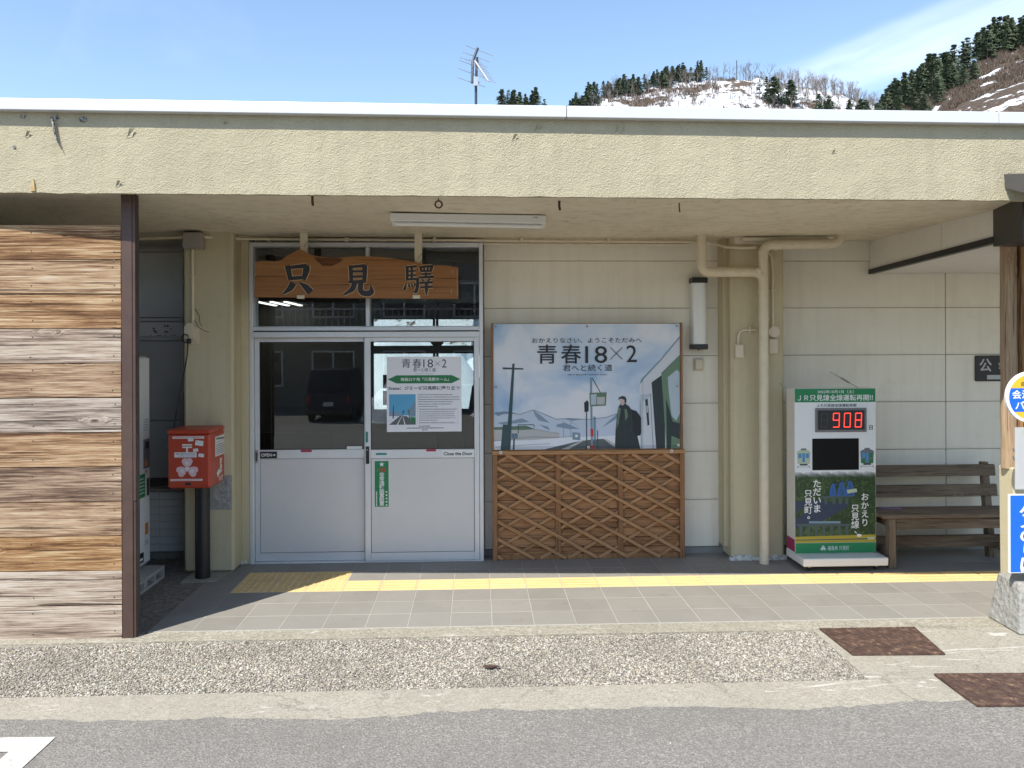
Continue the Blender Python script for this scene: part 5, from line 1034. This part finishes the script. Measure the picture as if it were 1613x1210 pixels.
vtext(mb, P, 'ただいま', 3.006, .790, .079, .074, 'ink_white', .004, .018); vtext(mb, P, '只見町。', 2.927, .700, .074, .073, 'ink_white', .004, .014)
vtext(mb, P, 'おかえり', 3.438, .665, .074, .076, 'ink_white', .004, .014); vtext(mb, P, '只見線、', 3.350, .565, .074, .073, 'ink_white', .004, .014)
mb.plane_poly(P, rect(CX0 + .002, CX1 - .002, .132, .222), 'ink_green', .0034); text(mb, P, '福島県 只見町', 3.100, 3.295, .155, .195, 'ink_white', .0042)
for an in (90, 210, 330): mb.plane_poly(P, disc(None, 3.060 + .015 * math.cos(D2R(an)), .175 + .013 * math.sin(D2R(an)), .012, 12), 'ink_white', .0042 + an * 1e-6); mb.plane_poly(P, disc(None, 3.060 + .018 * math.cos(D2R(an)), .175 + .016 * math.sin(D2R(an)), .005, 10), 'ink_green', 0.0062)
mk('lettering', mb, s)
dp = mk('day_counter', MB().box(2.992, 3.455, CY - .012, CY, 1.205, 1.418, 'ink_grey', .004), s)
mk('black_window', MB().box(3.012, 3.434, CY - .0135, CY - .011, 1.226, 1.398, 'rubber'), dp)
SEG = {'0': 'abcdef', '8': 'abcdefg', '9': 'abcdfg'}
mb = MB(); Pd = front(CY - .0135)
def seven(x, z, w, h, on, mt):
    pts = {'a': ((x, z + h), (x + w, z + h)), 'b': ((x + w, z + h), (x + w, z + h / 2)), 'c': ((x + w, z + h / 2), (x + w, z)), 'd': ((x, z), (x + w, z)), 'e': ((x, z), (x, z + h / 2)), 'f': ((x, z + h / 2), (x, z + h)), 'g': ((x, z + h / 2), (x + w, z + h / 2))}
    for kx in 'abcdefg':
        (xa, za), (xb, zb_) = pts[kx]; m_ = mt if kx in on else 'ink_darkgrey'; nn = 7
        for i in range(nn):
            t = (i + .5) / nn; cx, cz = xa + (xb - xa) * t, za + (zb_ - za) * t; mb.plane_poly(Pd, disc(None, cx + (cz - z) * .04, cz, .0048, 6), m_, .0015)
seven(3.040, 1.250, .054, .122, '', 'led_red'); seven(3.148, 1.250, .054, .122, SEG['9'], 'led_red'); seven(3.248, 1.250, .054, .122, SEG['0'], 'led_red'); seven(3.348, 1.250, .054, .122, SEG['8'], 'led_red')
mk('digits', mb, dp)
mk('screen', MB().box(2.966, 3.386, CY - .004, CY, .868, 1.148, 'led_screen', .003), s)
for x0, x1 in ((2.77, 2.80), (3.38, 3.47)): mk('stay_cable', MB().tube([(x0, 7.77, 1.72), (x1, 7.40, 1.59)], .003, 'steel', 6).tube([(x0 + (x1 - x0) * .4, 7.62, 1.668), (x0 + (x1 - x0) * .7, 7.51, 1.628)], .009, 'steel', 8), s)

# ------------------------------------------------------------------ bench
s = thing('bench', 'old dark wooden slatted bench beside the countdown sign', 'bench', (4.2, 7.3, 0))
BX0, BX1 = 3.56, 4.86
for i in range(4): mk('seat_slat', MB().box(BX0 - .02 + (.0 if i else .02), BX1 + .04, 7.11 + i * .093, 7.19 + i * .093, .445, .482, 'bench_wood', .005), s)
for x in (3.66, 4.78):
    mk('leg', MB().box(x - .035, x + .030, 7.13, 7.20, 0, .443, 'bench_wood_upright', .005), s)
    mk('leg', MB().hexa([(x - .035, 7.46, 0), (x + .03, 7.46, 0), (x + .03, 7.54, 0), (x - .035, 7.54, 0), (x - .035, 7.58, .87), (x + .03, 7.58, .87), (x + .03, 7.63, .87), (x - .035, 7.63, .87)], 'bench_wood_upright'), s, bevel=.004)
    mk('side_rail', MB().box(x - .02, x + .015, 7.205, 7.455, .10, .17, 'bench_wood', .004), s); mk('side_rail', MB().box(x - .02, x + .015, 7.205, 7.455, .36, .44, 'bench_wood', .004), s)
mk('apron', MB().box(3.695, BX1, 7.145, 7.175, .345, .441, 'bench_wood', .004), s); mk('stretcher', MB().box(3.58, BX1, 7.36, 7.40, .13, .235, 'bench_wood', .004), s)
mk('back_slat', MB().hexa([(BX0, 7.545, .745), (BX1, 7.545, .745), (BX1, 7.575, .745), (BX0, 7.575, .745), (BX0, 7.56, .85), (BX1, 7.56, .85), (BX1, 7.59, .85), (BX0, 7.59, .85)], 'bench_wood'), s, bevel=.006)
mk('back_slat', MB().hexa([(BX0, 7.515, .565), (BX1, 7.515, .565), (BX1, 7.545, .565), (BX0, 7.545, .565), (BX0, 7.53, .67), (BX1, 7.53, .67), (BX1, 7.56, .67), (BX0, 7.56, .67)], 'bench_wood'), s, bevel=.006)
mk('pamphlet', MB().slab([(3.66, 7.38), (3.84, 7.33), (3.87, 7.38), (3.70, 7.44)], .483, .489, 'phone_cover'), label='small purple pamphlet lying on the left end of the bench', cat='pamphlet')
# toilet/phone sign
s = thing('black_wall_sign', 'black wall sign with grey lettering partly hidden behind the log post', 'sign', (5.0, 7.76, 1.62))
mk('plate', MB().box(4.800, 5.50, 7.762, 7.780, 1.622, 1.870, 'navy_sign', .008), s)
mb = MB(); P = front(7.762); text(mb, P, '公', 4.838, 4.962, 1.715, 1.840, 'sign_grey', .0012, .02); text(mb, P, '衆', 5.025, 5.145, 1.715, 1.840, 'sign_grey', .0012, .02); mb.plane_poly(P, rect(4.915, 5.4, 1.640, 1.682), 'sign_grey', .0012); mk('lettering', mb, s)

# ------------------------------------------------------------------ lowered ceiling box and porch at the right
s = thing('lowered_canopy', 'white boxed in canopy with black edge trim hanging under the soffit at the right', 'canopy', (5, 6.8, 2.66))
KX = 3.775
mk('side_panel', MB().hexa([(KX, 6.56, 2.725), (KX + .03, 6.56, 2.725), (KX + .03, 7.775, 2.690), (KX, 7.775, 2.690), (KX, 6.56, 3.0), (KX + .03, 6.56, 3.0), (KX + .03, 7.775, 3.0), (KX, 7.775, 3.0)], 'white_soffit'), s)
mk('side_panel', MB().hexa([(KX, 5.86, 2.745), (KX + .03, 5.86, 2.745), (KX + .03, 6.556, 2.725), (KX, 6.556, 2.725), (KX, 5.86, 3.0), (KX + .03, 5.86, 3.0), (KX + .03, 6.556, 3.0), (KX, 6.556, 3.0)], 'white_soffit'), s)
mk('edge_trim', MB().hexa([(KX - .02, 5.82, 2.715), (KX + .03, 5.82, 2.715), (KX + .03, 7.77, 2.655), (KX - .02, 7.77, 2.655), (KX - .02, 5.82, 2.765), (KX + .03, 5.82, 2.765), (KX + .03, 7.77, 2.700), (KX - .02, 7.77, 2.700)], 'black_metal'), s)
mk('underside', MB().hexa([(KX + .01, 5.86, 2.730), (7, 5.86, 2.730), (7, 7.775, 2.668), (KX + .01, 7.775, 2.668), (KX + .01, 5.86, 2.76), (7, 5.86, 2.76), (7, 7.775, 2.70), (KX + .01, 7.775, 2.70)], 'white_soffit'), s)
s = thing('porch', 'timber log porch with dark metal eave at the right edge', 'porch', (4.4, 5.9, 0))
mk('eave', MB().add([(3.76, 5.86, 2.69), (3.60, 5.30, 2.66), (7, 5.0, 2.66), (7, 5.86, 2.69), (3.76, 5.86, 3.0), (3.60, 5.30, 2.99), (7, 5.0, 2.99), (7, 5.86, 3.0)], [(0, 1, 5, 4), (1, 2, 6, 5), (0, 3, 2, 1), (4, 5, 6, 7), (3, 0, 4, 7)], 'black_metal'), s)
mk('eave_flashing', MB().add([(3.44, 4.96, 2.90), (7, 4.8, 2.90), (7, 5.6, 3.2), (3.44, 5.3, 3.02), (3.435, 4.96, 3.035), (7, 4.8, 3.035), (7, 5.6, 3.3), (3.435, 5.3, 3.10)], [(0, 1, 5, 4), (3, 0, 4, 7), (4, 5, 6, 7), (0, 3, 2, 1)], 'flashing'), s)
mk('rivet', MB().prism(disc(None, 3.50, 2.99, .01, 10), 4.945, 4.96, 'steel'), s)
def logp(x, y, r, z0, z1, mat, seed):
    mb = MB(); n = 30; pts = []; rad = []
    for i in range(n + 1): t = i / n; pts.append((x + .006 * mnoise.noise(Vector((t * 6, seed, 0))), y, z0 + (z1 - z0) * t)); rad.append(r * (1 + .07 * mnoise.noise(Vector((t * 9, seed, 4)))))
    mb.tube(pts, r, mat, 20, radii=rad); return mk('log_post', mb, s)
logp(3.985, 6.03, .056, 1.05, 2.72, 'log_pale', 1); logp(4.125, 6.05, .070, 1.05, 2.72, 'log_brown', 5)
for z in (1.20, 1.14): mk('bolt', MB().tube([(3.985, 5.978, z), (3.985, 5.962, z)], .010, 'steel', 8), s)
mk('pedestal', MB().hexa([(3.965, 5.94, 0), (4.6, 5.94, 0), (4.6, 6.12, 0), (3.972, 6.12, 0), (3.955, 5.94, 1.062), (4.6, 5.94, 1.062), (4.6, 6.12, 1.062), (3.962, 6.12, 1.062)], 'cream_concrete'), s, bevel=.01)

# ------------------------------------------------------------------ bus stop
s = thing('bus_stop_sign', 'bus stop pole with round yellow and blue sign and blue panel at the right edge', 'bus stop', (3.9, 5.65, 0))
mk('concrete_foot', MB().hexa([(3.685, 5.47, -.005), (4.10, 5.44, -.005), (4.11, 5.84, -.005), (3.700, 5.85, -.005), (3.728, 5.53, .325), (4.05, 5.51, .325), (4.05, 5.80, .325), (3.745, 5.80, .335)], 'cast_concrete'), s, bevel=.012)
mk('pole', MB().tube([(3.86, 5.62, .3), (3.86, 5.62, 1.80)], .024, 'ink_grey', 16), s)
cx, cz, r = 3.836, 1.612, .178
mk('round_plate', MB().prism(disc(None, cx, cz, r, 48), 5.565, 5.585, 'ink_white'), s)
mb = MB(); P = front(5.565); mb.plane_poly(P, disc(None, cx, cz, r * .88, 48), 'ink_yellow', .0008)
zt, zb_ = cz + .062, cz - .102; ri = r * .88
arcp = lambda z: math.sqrt(max(0, ri * ri - (z - cz) ** 2))
lft = [(cx - arcp(zb_ + (zt - zb_) * i / 10), zb_ + (zt - zb_) * i / 10) for i in range(11)]; rgt = [(2 * cx - a, b) for a, b in lft[::-1]]
mb.plane_poly(P, lft + rgt, 'ink_blue', .0014)
text(mb, P, '自然', 3.766, 3.836, cz + .075, cz + .108, 'ink_black', .002, .01); text(mb, P, '会津', 3.700, 3.836, cz - .012, cz + .050, 'ink_white', .002, .02); text(mb, P, 'バス', 3.722, 3.86, cz - .085, cz - .027, 'ink_white', .002, .02); mk('lettering', mb, s)
pn = mk('blue_panel', MB().box(3.672, 3.98, 5.555, 5.575, .395, .940, 'ink_white', .002), s)
mb = MB(); P = front(5.555); mb.plane_poly(P, rect(3.679, 3.973, .402, .933), 'ink_blue', .0008); vtext(mb, P, 'バスのりば', 3.826, .925, .125, .102, 'ink_white', .0016, .01, 1.5); mk('lettering', mb, pn)
mk('timetable', MB().box(3.722, 3.96, 5.560, 5.564, .985, 1.395, 'ink_white'), s)
mb = MB(); P = front(5.560); [squiggles(mb, P, 3.745, 3.94, 1.34 - i * .018, .008, 'sign_grey', i, .001) for i in range(19)]; mb.plane_poly(P, disc(None, 3.775, 1.365, .022, 12), 'lime', .0015); mk('print', mb, s)
mk('plastic_sleeve', MB().box(3.712, 3.97, 5.553, 5.556, .975, 1.405, 'plastic_film'), s)

# ------------------------------------------------------------------ antenna on the roof
s = thing('tv_antenna', 'television antenna on a dark mast above the station roof', 'antenna', (0, 9.5, 3.2))
mk('mast', MB().tube([(-.01, 9.5, 3.2), (-.002, 9.5, 5.0), (.012, 9.5, 5.30)], .016, 'mast', 10), s)
mk('boom', MB().tube([(-.045, 9.45, 4.99), (-.04, 9.5, 5.25), (.02, 9.6, 5.44)], .016, 'mast', 8), s)
for i, (x, z) in enumerate(((-.045, 5.01), (-.045, 5.12), (-.04, 5.22), (-.04, 5.26), (-.02, 5.33), (.01, 5.41))): mk('element', MB().tube([(x - .17 + i * .008, 9.38 + i * .02, z + .016), (x + .15 + i * .008, 9.62 + i * .02, z - .014)], .0042, 'antenna_metal', 6), s)
mk('boom', MB().tube([(-.01, 9.45, 5.24), (.14, 9.2, 4.93)], .011, 'antenna_metal', 8), s)
for i in range(11): t = i / 10; x, y, z = -.01 + .15 * t, 9.45 - .25 * t, 5.24 - .31 * t; mk('element', MB().tube([(x - .07 + .01 * t, y - .03, z + .008), (x + .08, y + .03, z - .006)], .0034, 'antenna_metal', 6), s)
mk('bracket', MB().box(-.055, .05, 9.49, 9.51, 4.995, 5.02, 'antenna_metal').box(-.012, .03, 9.44, 9.5, 5.20, 5.25, 'mast').box(-.03, .02, 9.44, 9.5, 4.96, 5.06, 'antenna_metal'), s)

# ------------------------------------------------------------------ hills
def hill(name, fn, x0, x1, y0, y1, step, mat, seed, **kw):
    nx, ny = int((x1 - x0) / step) + 1, int((y1 - y0) / step) + 1; v = []
    for j in range(ny):
        for i in range(nx): x, y = x0 + i * step, y0 + j * step; v.append((x, y, fn(x, y)))
    return mk(name, MB().add(v, [(j * nx + i, j * nx + i + 1, (j + 1) * nx + i + 1, (j + 1) * nx + i) for j in range(ny - 1) for i in range(nx - 1)], mat, True), kind='structure', **kw)
def lerp_tab(t, x):
    if x <= t[0][0]: return t[0][1]
    for (a, b), (c, d_) in zip(t, t[1:]):
        if x <= c: return b + (d_ - b) * (x - a) / (c - a)
    return t[-1][1]
def fbm(x, y, s, seed=0, o=4): return mnoise.fractal(Vector((x * s, y * s, seed)), 1.0, 2.0, o)
T1 = [(-60, 20), (10, 60), (30, 96), (40, 112), (46, 121), (54, 130), (70, 135), (85, 138), (105, 141.5), (125, 143), (145, 141.5), (165, 138), (185, 136), (205, 131), (215, 126), (235, 128), (300, 145)]
def main_hill(x, y):
    c = lerp_tab(T1, x) - 3.5; dy = y - 420
    return c - (0.72 * -dy if dy < 0 else 1.1 * dy) + 3.0 * fbm(x, y, .035, 1) + .9 * fbm(x, y, .15, 2) * (1 if abs(dy) > 1 else .6)
T2 = [(90, 40), (118, 62), (126, 73), (134, 78.5), (144, 83.5), (152, 88), (160, 91.5), (171, 95.5), (190, 101), (230, 115)]
def right_hill(x, y):
    c = lerp_tab(T2, x * 250 / max(y, 200) if y < 250 else x); dy = y - 250
    return c - (0.60 * -dy if dy < 0 else .9 * dy) + 1.6 * fbm(x, y, .06, 7) + .6 * fbm(x, y, .3, 8)
def left_hill(x, y):
    return 101.5 - .9 * abs(y - 350) - .035 * (x - 20) ** 2 * (.5 if x < 20 else .8) * .25 + 1.5 * fbm(x, y, .08, 11)
hill('snowy_hill', main_hill, -60, 300, 250, 520, 3.0, 'hill_snow', 1)
hill('brown_hill', right_hill, 90, 230, 150, 330, 1.6, 'hill_brown', 2)
hill('low_hill', left_hill, -30, 70, 270, 420, 4.0, 'hill_brown', 3)

# tree kinds
def mesh_of(mb, name):
    me = bpy.data.meshes.new(name); me.from_pydata(mb.v, [], mb.f)
    for mt in mb.mats: me.materials.append(MATS[mt])
    me.polygons.foreach_set('material_index', mb.m); return me
def conifer_meshes(seed, slim, airy):
    rr = random.Random(seed); tr = MB(); tr.tube([(0, 0, -.1), (rr.uniform(-.02, .02), 0, .5), (rr.uniform(-.02, .02), 0, 1.0)], .02, 'trunk_bark', 5, radii=[.026, .016, .003])
    cr = MB(); z = .16 + .14 * airy
    while z < .985:
        ln = slim * (1 - z) ** .7 * rr.uniform(.6, 1.25) + .02; nb = rr.randint(5, 8)
        for b in range(nb):
            if rr.random() < (.40 if airy else .12): continue
            an = rr.uniform(0, 6.283); L = ln * rr.uniform(.6, 1.15); droop = -.22 * L
            for k in range(rr.randint(9, 14)):
                t = rr.uniform(.15, 1.0); c = Vector((math.cos(an) * L * t, math.sin(an) * L * t, z + droop * t * t + rr.uniform(-.012, .012))); s_ = .014 + .018 * (1 - t)
                c += Vector((rr.uniform(-.03, .03), rr.uniform(-.03, .03), rr.uniform(-.01, .01))); a2 = an + rr.uniform(-.9, .9)
                e = Vector((math.cos(a2), math.sin(a2), rr.uniform(-.3, .25))) * s_ * 1.5; f = Vector((-math.sin(a2) * .5, math.cos(a2) * .5, rr.uniform(.5, 1.0))) * s_ * .95
                cr.add([c - e, c + f, c + e, c - f], [(0, 1, 2, 3)], 'needles')
        z += rr.uniform(.03, .055) * (1.5 if airy else 1)
    return mesh_of(tr, 'conifer_trunk'), mesh_of(cr, 'conifer_crown')
CON = [conifer_meshes(i, .33 + .06 * (i % 3), i % 2) for i in range(6)]
def bare_mesh(seed):
    rr = random.Random(seed); mb = MB()
    def grow(p, d_, L, r, lev):
        q = p + d_ * L; mb.tube([p, (p + q) / 2 + Vector((rr.uniform(-.03, .03) * L, rr.uniform(-.03, .03) * L, 0)), q], r, 'twigs', 3, False, [r, r * .8, r * .55])
        if lev == 0: return
        for _ in range(3):
            t = rr.uniform(.35, 1.0); dd = (d_ + Vector((rr.uniform(-.75, .75), rr.uniform(-.75, .75), rr.uniform(-.1, .35)))).normalized(); grow(p.lerp(q, t), dd, L * rr.uniform(.45, .7), r * .55, lev - 1)
    grow(Vector((0, 0, -.05)), Vector((rr.uniform(-.08, .08), 0, 1)).normalized(), .48, .017, 4); return mesh_of(mb, 'bare_tree')
BARE = [bare_mesh(30 + i) for i in range(6)]
R2 = random.Random(11)
def conifer(x, y, fn, h, label, group):
    t = thing('conifer', label, 'tree', (x, y, fn(x, y) - .2), group); t.rotation_euler = (0, 0, R2.uniform(0, 6.28)); w = h * R2.uniform(.85, 1.25); t.scale = (w, w, h)
    a, b = R2.choice(CON)
    for nm, me in (('trunk', a), ('crown', b)): o = bpy.data.objects.new(nm, me); COL.objects.link(o); o.parent = t
# left clump, ridge clumps, scattered ones on the snowy hill
for i in range(14): conifer(11 + i * 1.35 + R2.uniform(-.6, .6), 350 + R2.uniform(-4, 4), left_hill, R2.uniform(7.5, 11.5), 'small dark conifer on the low hill peeking over the roof near the antenna', 'conifers on the low hill near the antenna')
for i in range(62): 
    x = 41.5 + abs(R2.gauss(0, 1)) * 8; conifer(x, R2.uniform(405, 421), main_hill, R2.uniform(8, 12), 'dark conifer at the left end of the snowy hill', 'conifers at the left end of the snowy hill')
for c0, n_ in ((66, 6), (73, 8), (79, 9), (86, 6), (92, 7), (99, 8), (107, 12), (114, 7)):
    for i in range(n_): conifer(c0 + R2.gauss(0, 2.0), R2.uniform(414, 424), main_hill, R2.uniform(7, 10.5), 'small dark conifer on the crest of the snowy hill', 'conifers on the crest of the snowy hill')
for x, y, h in ((141, 395, 13), (144, 394, 15), (147, 396, 12), (152, 393, 14), (154, 394, 12), (138, 397, 10)): conifer(x, y, main_hill, h, 'tall conifer standing alone in the middle of the snowy slope', 'lone conifers in the middle of the snowy slope')
for i in range(34):
    c0 = R2.choice((161, 164, 176, 182, 186, 190, 195)); conifer(c0 + R2.gauss(0, 2.5), R2.uniform(372, 386), main_hill, R2.uniform(8, 13), 'dark conifer low on the right of the snowy hill', 'conifers low on the right of the snowy hill')
for i in range(100):
    t = R2.random() ** .8 * (1 if i < 75 else 1.4); x = 118 + 58 * t; yy = R2.uniform(240, 253); conifer(x, yy, right_hill, R2.uniform(7, 11.5) * (1.0 if t > .2 else .9), 'tall dark conifer along the ridge of the brown hill', 'conifers along the ridge of the brown hill')
for i in range(26): x = 118 + 24 * R2.random(); conifer(x, R2.uniform(224, 242), right_hill, R2.uniform(6, 9.5), 'conifer on the lower left slope of the brown hill', 'conifers on the lower left slope of the brown hill')
# leafless trees: the 300 that show largest are things
for i in range(300):
    x = R2.uniform(47, 208); y = R2.choice((R2.uniform(412, 424), R2.uniform(386, 418)))
    if R2.random() < .3: x = R2.uniform(150, 208); y = R2.uniform(404, 424)
    o = share('bare_tree', R2.choice(BARE), (x, y, main_hill(x, y) - .2), rot=(0, 0, R2.uniform(0, 6.28)), scale=[R2.uniform(8, 11.5)] * 3, label='leafless grey brown tree on the snowy hill', cat='tree', group='leafless trees on the snowy hill')
# brown scrub on the slopes
def scrub(name, fn, n, x0, x1, y0, y1, h, cond, label):
    rr = random.Random(n); vs = []; fs = []
    for i in range(n):
        x, y = rr.uniform(x0, x1), rr.uniform(y0, y1)
        if not cond(x, y): continue
        z = fn(x, y)
        for k in range(4):
            a = rr.uniform(0, 3.14); l = h * rr.uniform(.5, 1.2); dx, dy = math.cos(a) * .09 * h, math.sin(a) * .09 * h; tx, ty = rr.uniform(-.5, .5) * h, rr.uniform(-.5, .5) * h; b = len(vs); ox, oy = rr.uniform(-.5, .5) * h, rr.uniform(-.5, .5) * h
            vs += [(x + ox - dx, y + oy - dy, z - .1), (x + ox + dx, y + oy + dy, z - .1), (x + ox + tx, y + oy + ty, z + l)]; fs.append((b, b + 1, b + 2))
    mk(name, MB().add(vs, fs, 'scrub'), kind='stuff', label=label, cat='scrub')
def patchy(s_, thr, seed): return lambda x, y: fbm(x, y, s_, seed) < thr
scrub('scrub', main_hill, 9000, 44, 214, 370, 424, 1.8, patchy(.05, -.04, 20), 'low grey brown scrub between the snow patches of the far hill')
scrub('scrub', right_hill, 16000, 118, 182, 212, 252, 1.3, patchy(.12, .14, 21), 'reddish brown leafless scrub covering the near hill')
mk('radio_mast', MB().tube([(134.5, 421, 138), (134.5, 421, 149)], .22, 'mast', 6, radii=None), label='thin radio mast on top of the snowy hill', cat='mast')

# ------------------------------------------------------------------ across the forecourt (seen mirrored in the glass)
s = thing('parked_van', 'dark blue boxy van parked across the forecourt, mirrored in the left door pane', 'van', (-5.0, -13, -.58))
vx, vy, vz = -5.0, -12.6, -.58
mk('body', MB().box(vx - .78, vx + .78, vy - 3.2, vy, vz + .28, vz + 1.05, 'slate_blue_paint', .08), s); mk('cabin', MB().hexa([(vx - .76, vy - 3.1, vz + 1.04), (vx + .76, vy - 3.1, vz + 1.04), (vx + .76, vy - .05, vz + 1.04), (vx - .76, vy - .05, vz + 1.04), (vx - .66, vy - 2.8, vz + 1.78), (vx + .66, vy - 2.8, vz + 1.78), (vx + .66, vy - .3, vz + 1.78), (vx - .66, vy - .3, vz + 1.78)], 'slate_blue_paint'), s, bevel=.05)
mk('rear_window', MB().hexa([(vx - .62, vy - .05, vz + 1.14), (vx + .62, vy - .05, vz + 1.14), (vx + .62, vy - .04, vz + 1.14), (vx - .62, vy - .04, vz + 1.14), (vx - .58, vy - .27, vz + 1.66), (vx + .58, vy - .27, vz + 1.66), (vx + .58, vy - .20, vz + 1.66), (vx - .58, vy - .20, vz + 1.66)], 'dark_glass'), s)
mk('number_plate', MB().box(vx - .17, vx + .17, vy, vy + .01, vz + .55, vz + .70, 'white_plastic'), s); mk('bumper', MB().box(vx - .76, vx + .76, vy, vy + .05, vz + .28, vz + .46, 'dark_trim', .02), s)
for sx_ in (-.66, .66):
    for yy in (-.6, -2.6): mk('wheel', MB().tube([(vx + sx_ - .08, vy + yy, vz + .28), (vx + sx_ + .08, vy + yy, vz + .28)], .28, 'rubber', 18), s)
    mk('tail_light', MB().box(vx + sx_ - .04, vx + sx_ + .04, vy, vy + .015, vz + .62, vz + .92, 'ink_red', .005), s)
heap('snow_pile', -2.6, -13.5, 1.5, 1.6, 1.5, -.6, 4, 'melting snow pile beside the dark van across the forecourt')
heap('snow_pile', 2.2, -15, 2.5, 1.8, 1.2, -.6, 9, 'long low snow pile in front of the opposite building')
s = thing('opposite_building', 'two storey beige building across the forecourt, mirrored in the door glass', 'building', (-3, -22, -.62))
mk('wall', MB().box(-14, 9, -26, -20, -.62, 6.4, 'far_wall'), s); mk('balcony', MB().box(-12, 2, -20, -19, 2.55, 2.75, 'far_wall'), s); mk('roof', MB().box(-14.4, 9.4, -26.4, -19.4, 6.4, 6.6, 'roof_sheet'), s)
for i in range(7):
    for z in (.3, 3.2):
        w = mk('window', MB().box(-13 + i * 3, -11.2 + i * 3, -20.0, -19.94, z, z + 1.5, 'aluminium'), s); mk('pane', MB().box(-12.93 + i * 3, -12.14 + i * 3, -19.95, -19.93, z + .07, z + 1.43, 'dark_glass').box(-12.06 + i * 3, -11.27 + i * 3, -19.95, -19.93, z + .07, z + 1.43, 'dark_glass'), w)
mk('balcony_rail', MB().box(-12, 2, -19.05, -19.0, 3.5, 3.56, 'steel'), s)
for i in range(56): mk('baluster', MB().box(-12 + i * .25, -11.97 + i * .25, -19.04, -19.01, 2.75, 3.5, 'steel'), s)
mb = MB(); mb.plane_poly(lambda u, w, l=0: (u, w, -.57 + l), rect(-7.2, -7.05, -14.5, -10.6), 'road_paint'); mb.plane_poly(lambda u, w, l=0: (u, w, -.57 + l), rect(-3.9, -3.75, -14.5, -10.6), 'road_paint'); mb.plane_poly(lambda u, w, l=0: (u, w, -.57 + l), rect(-.6, -.45, -14.5, -10.6), 'road_paint'); mk('bay_marking', mb, kind='structure')
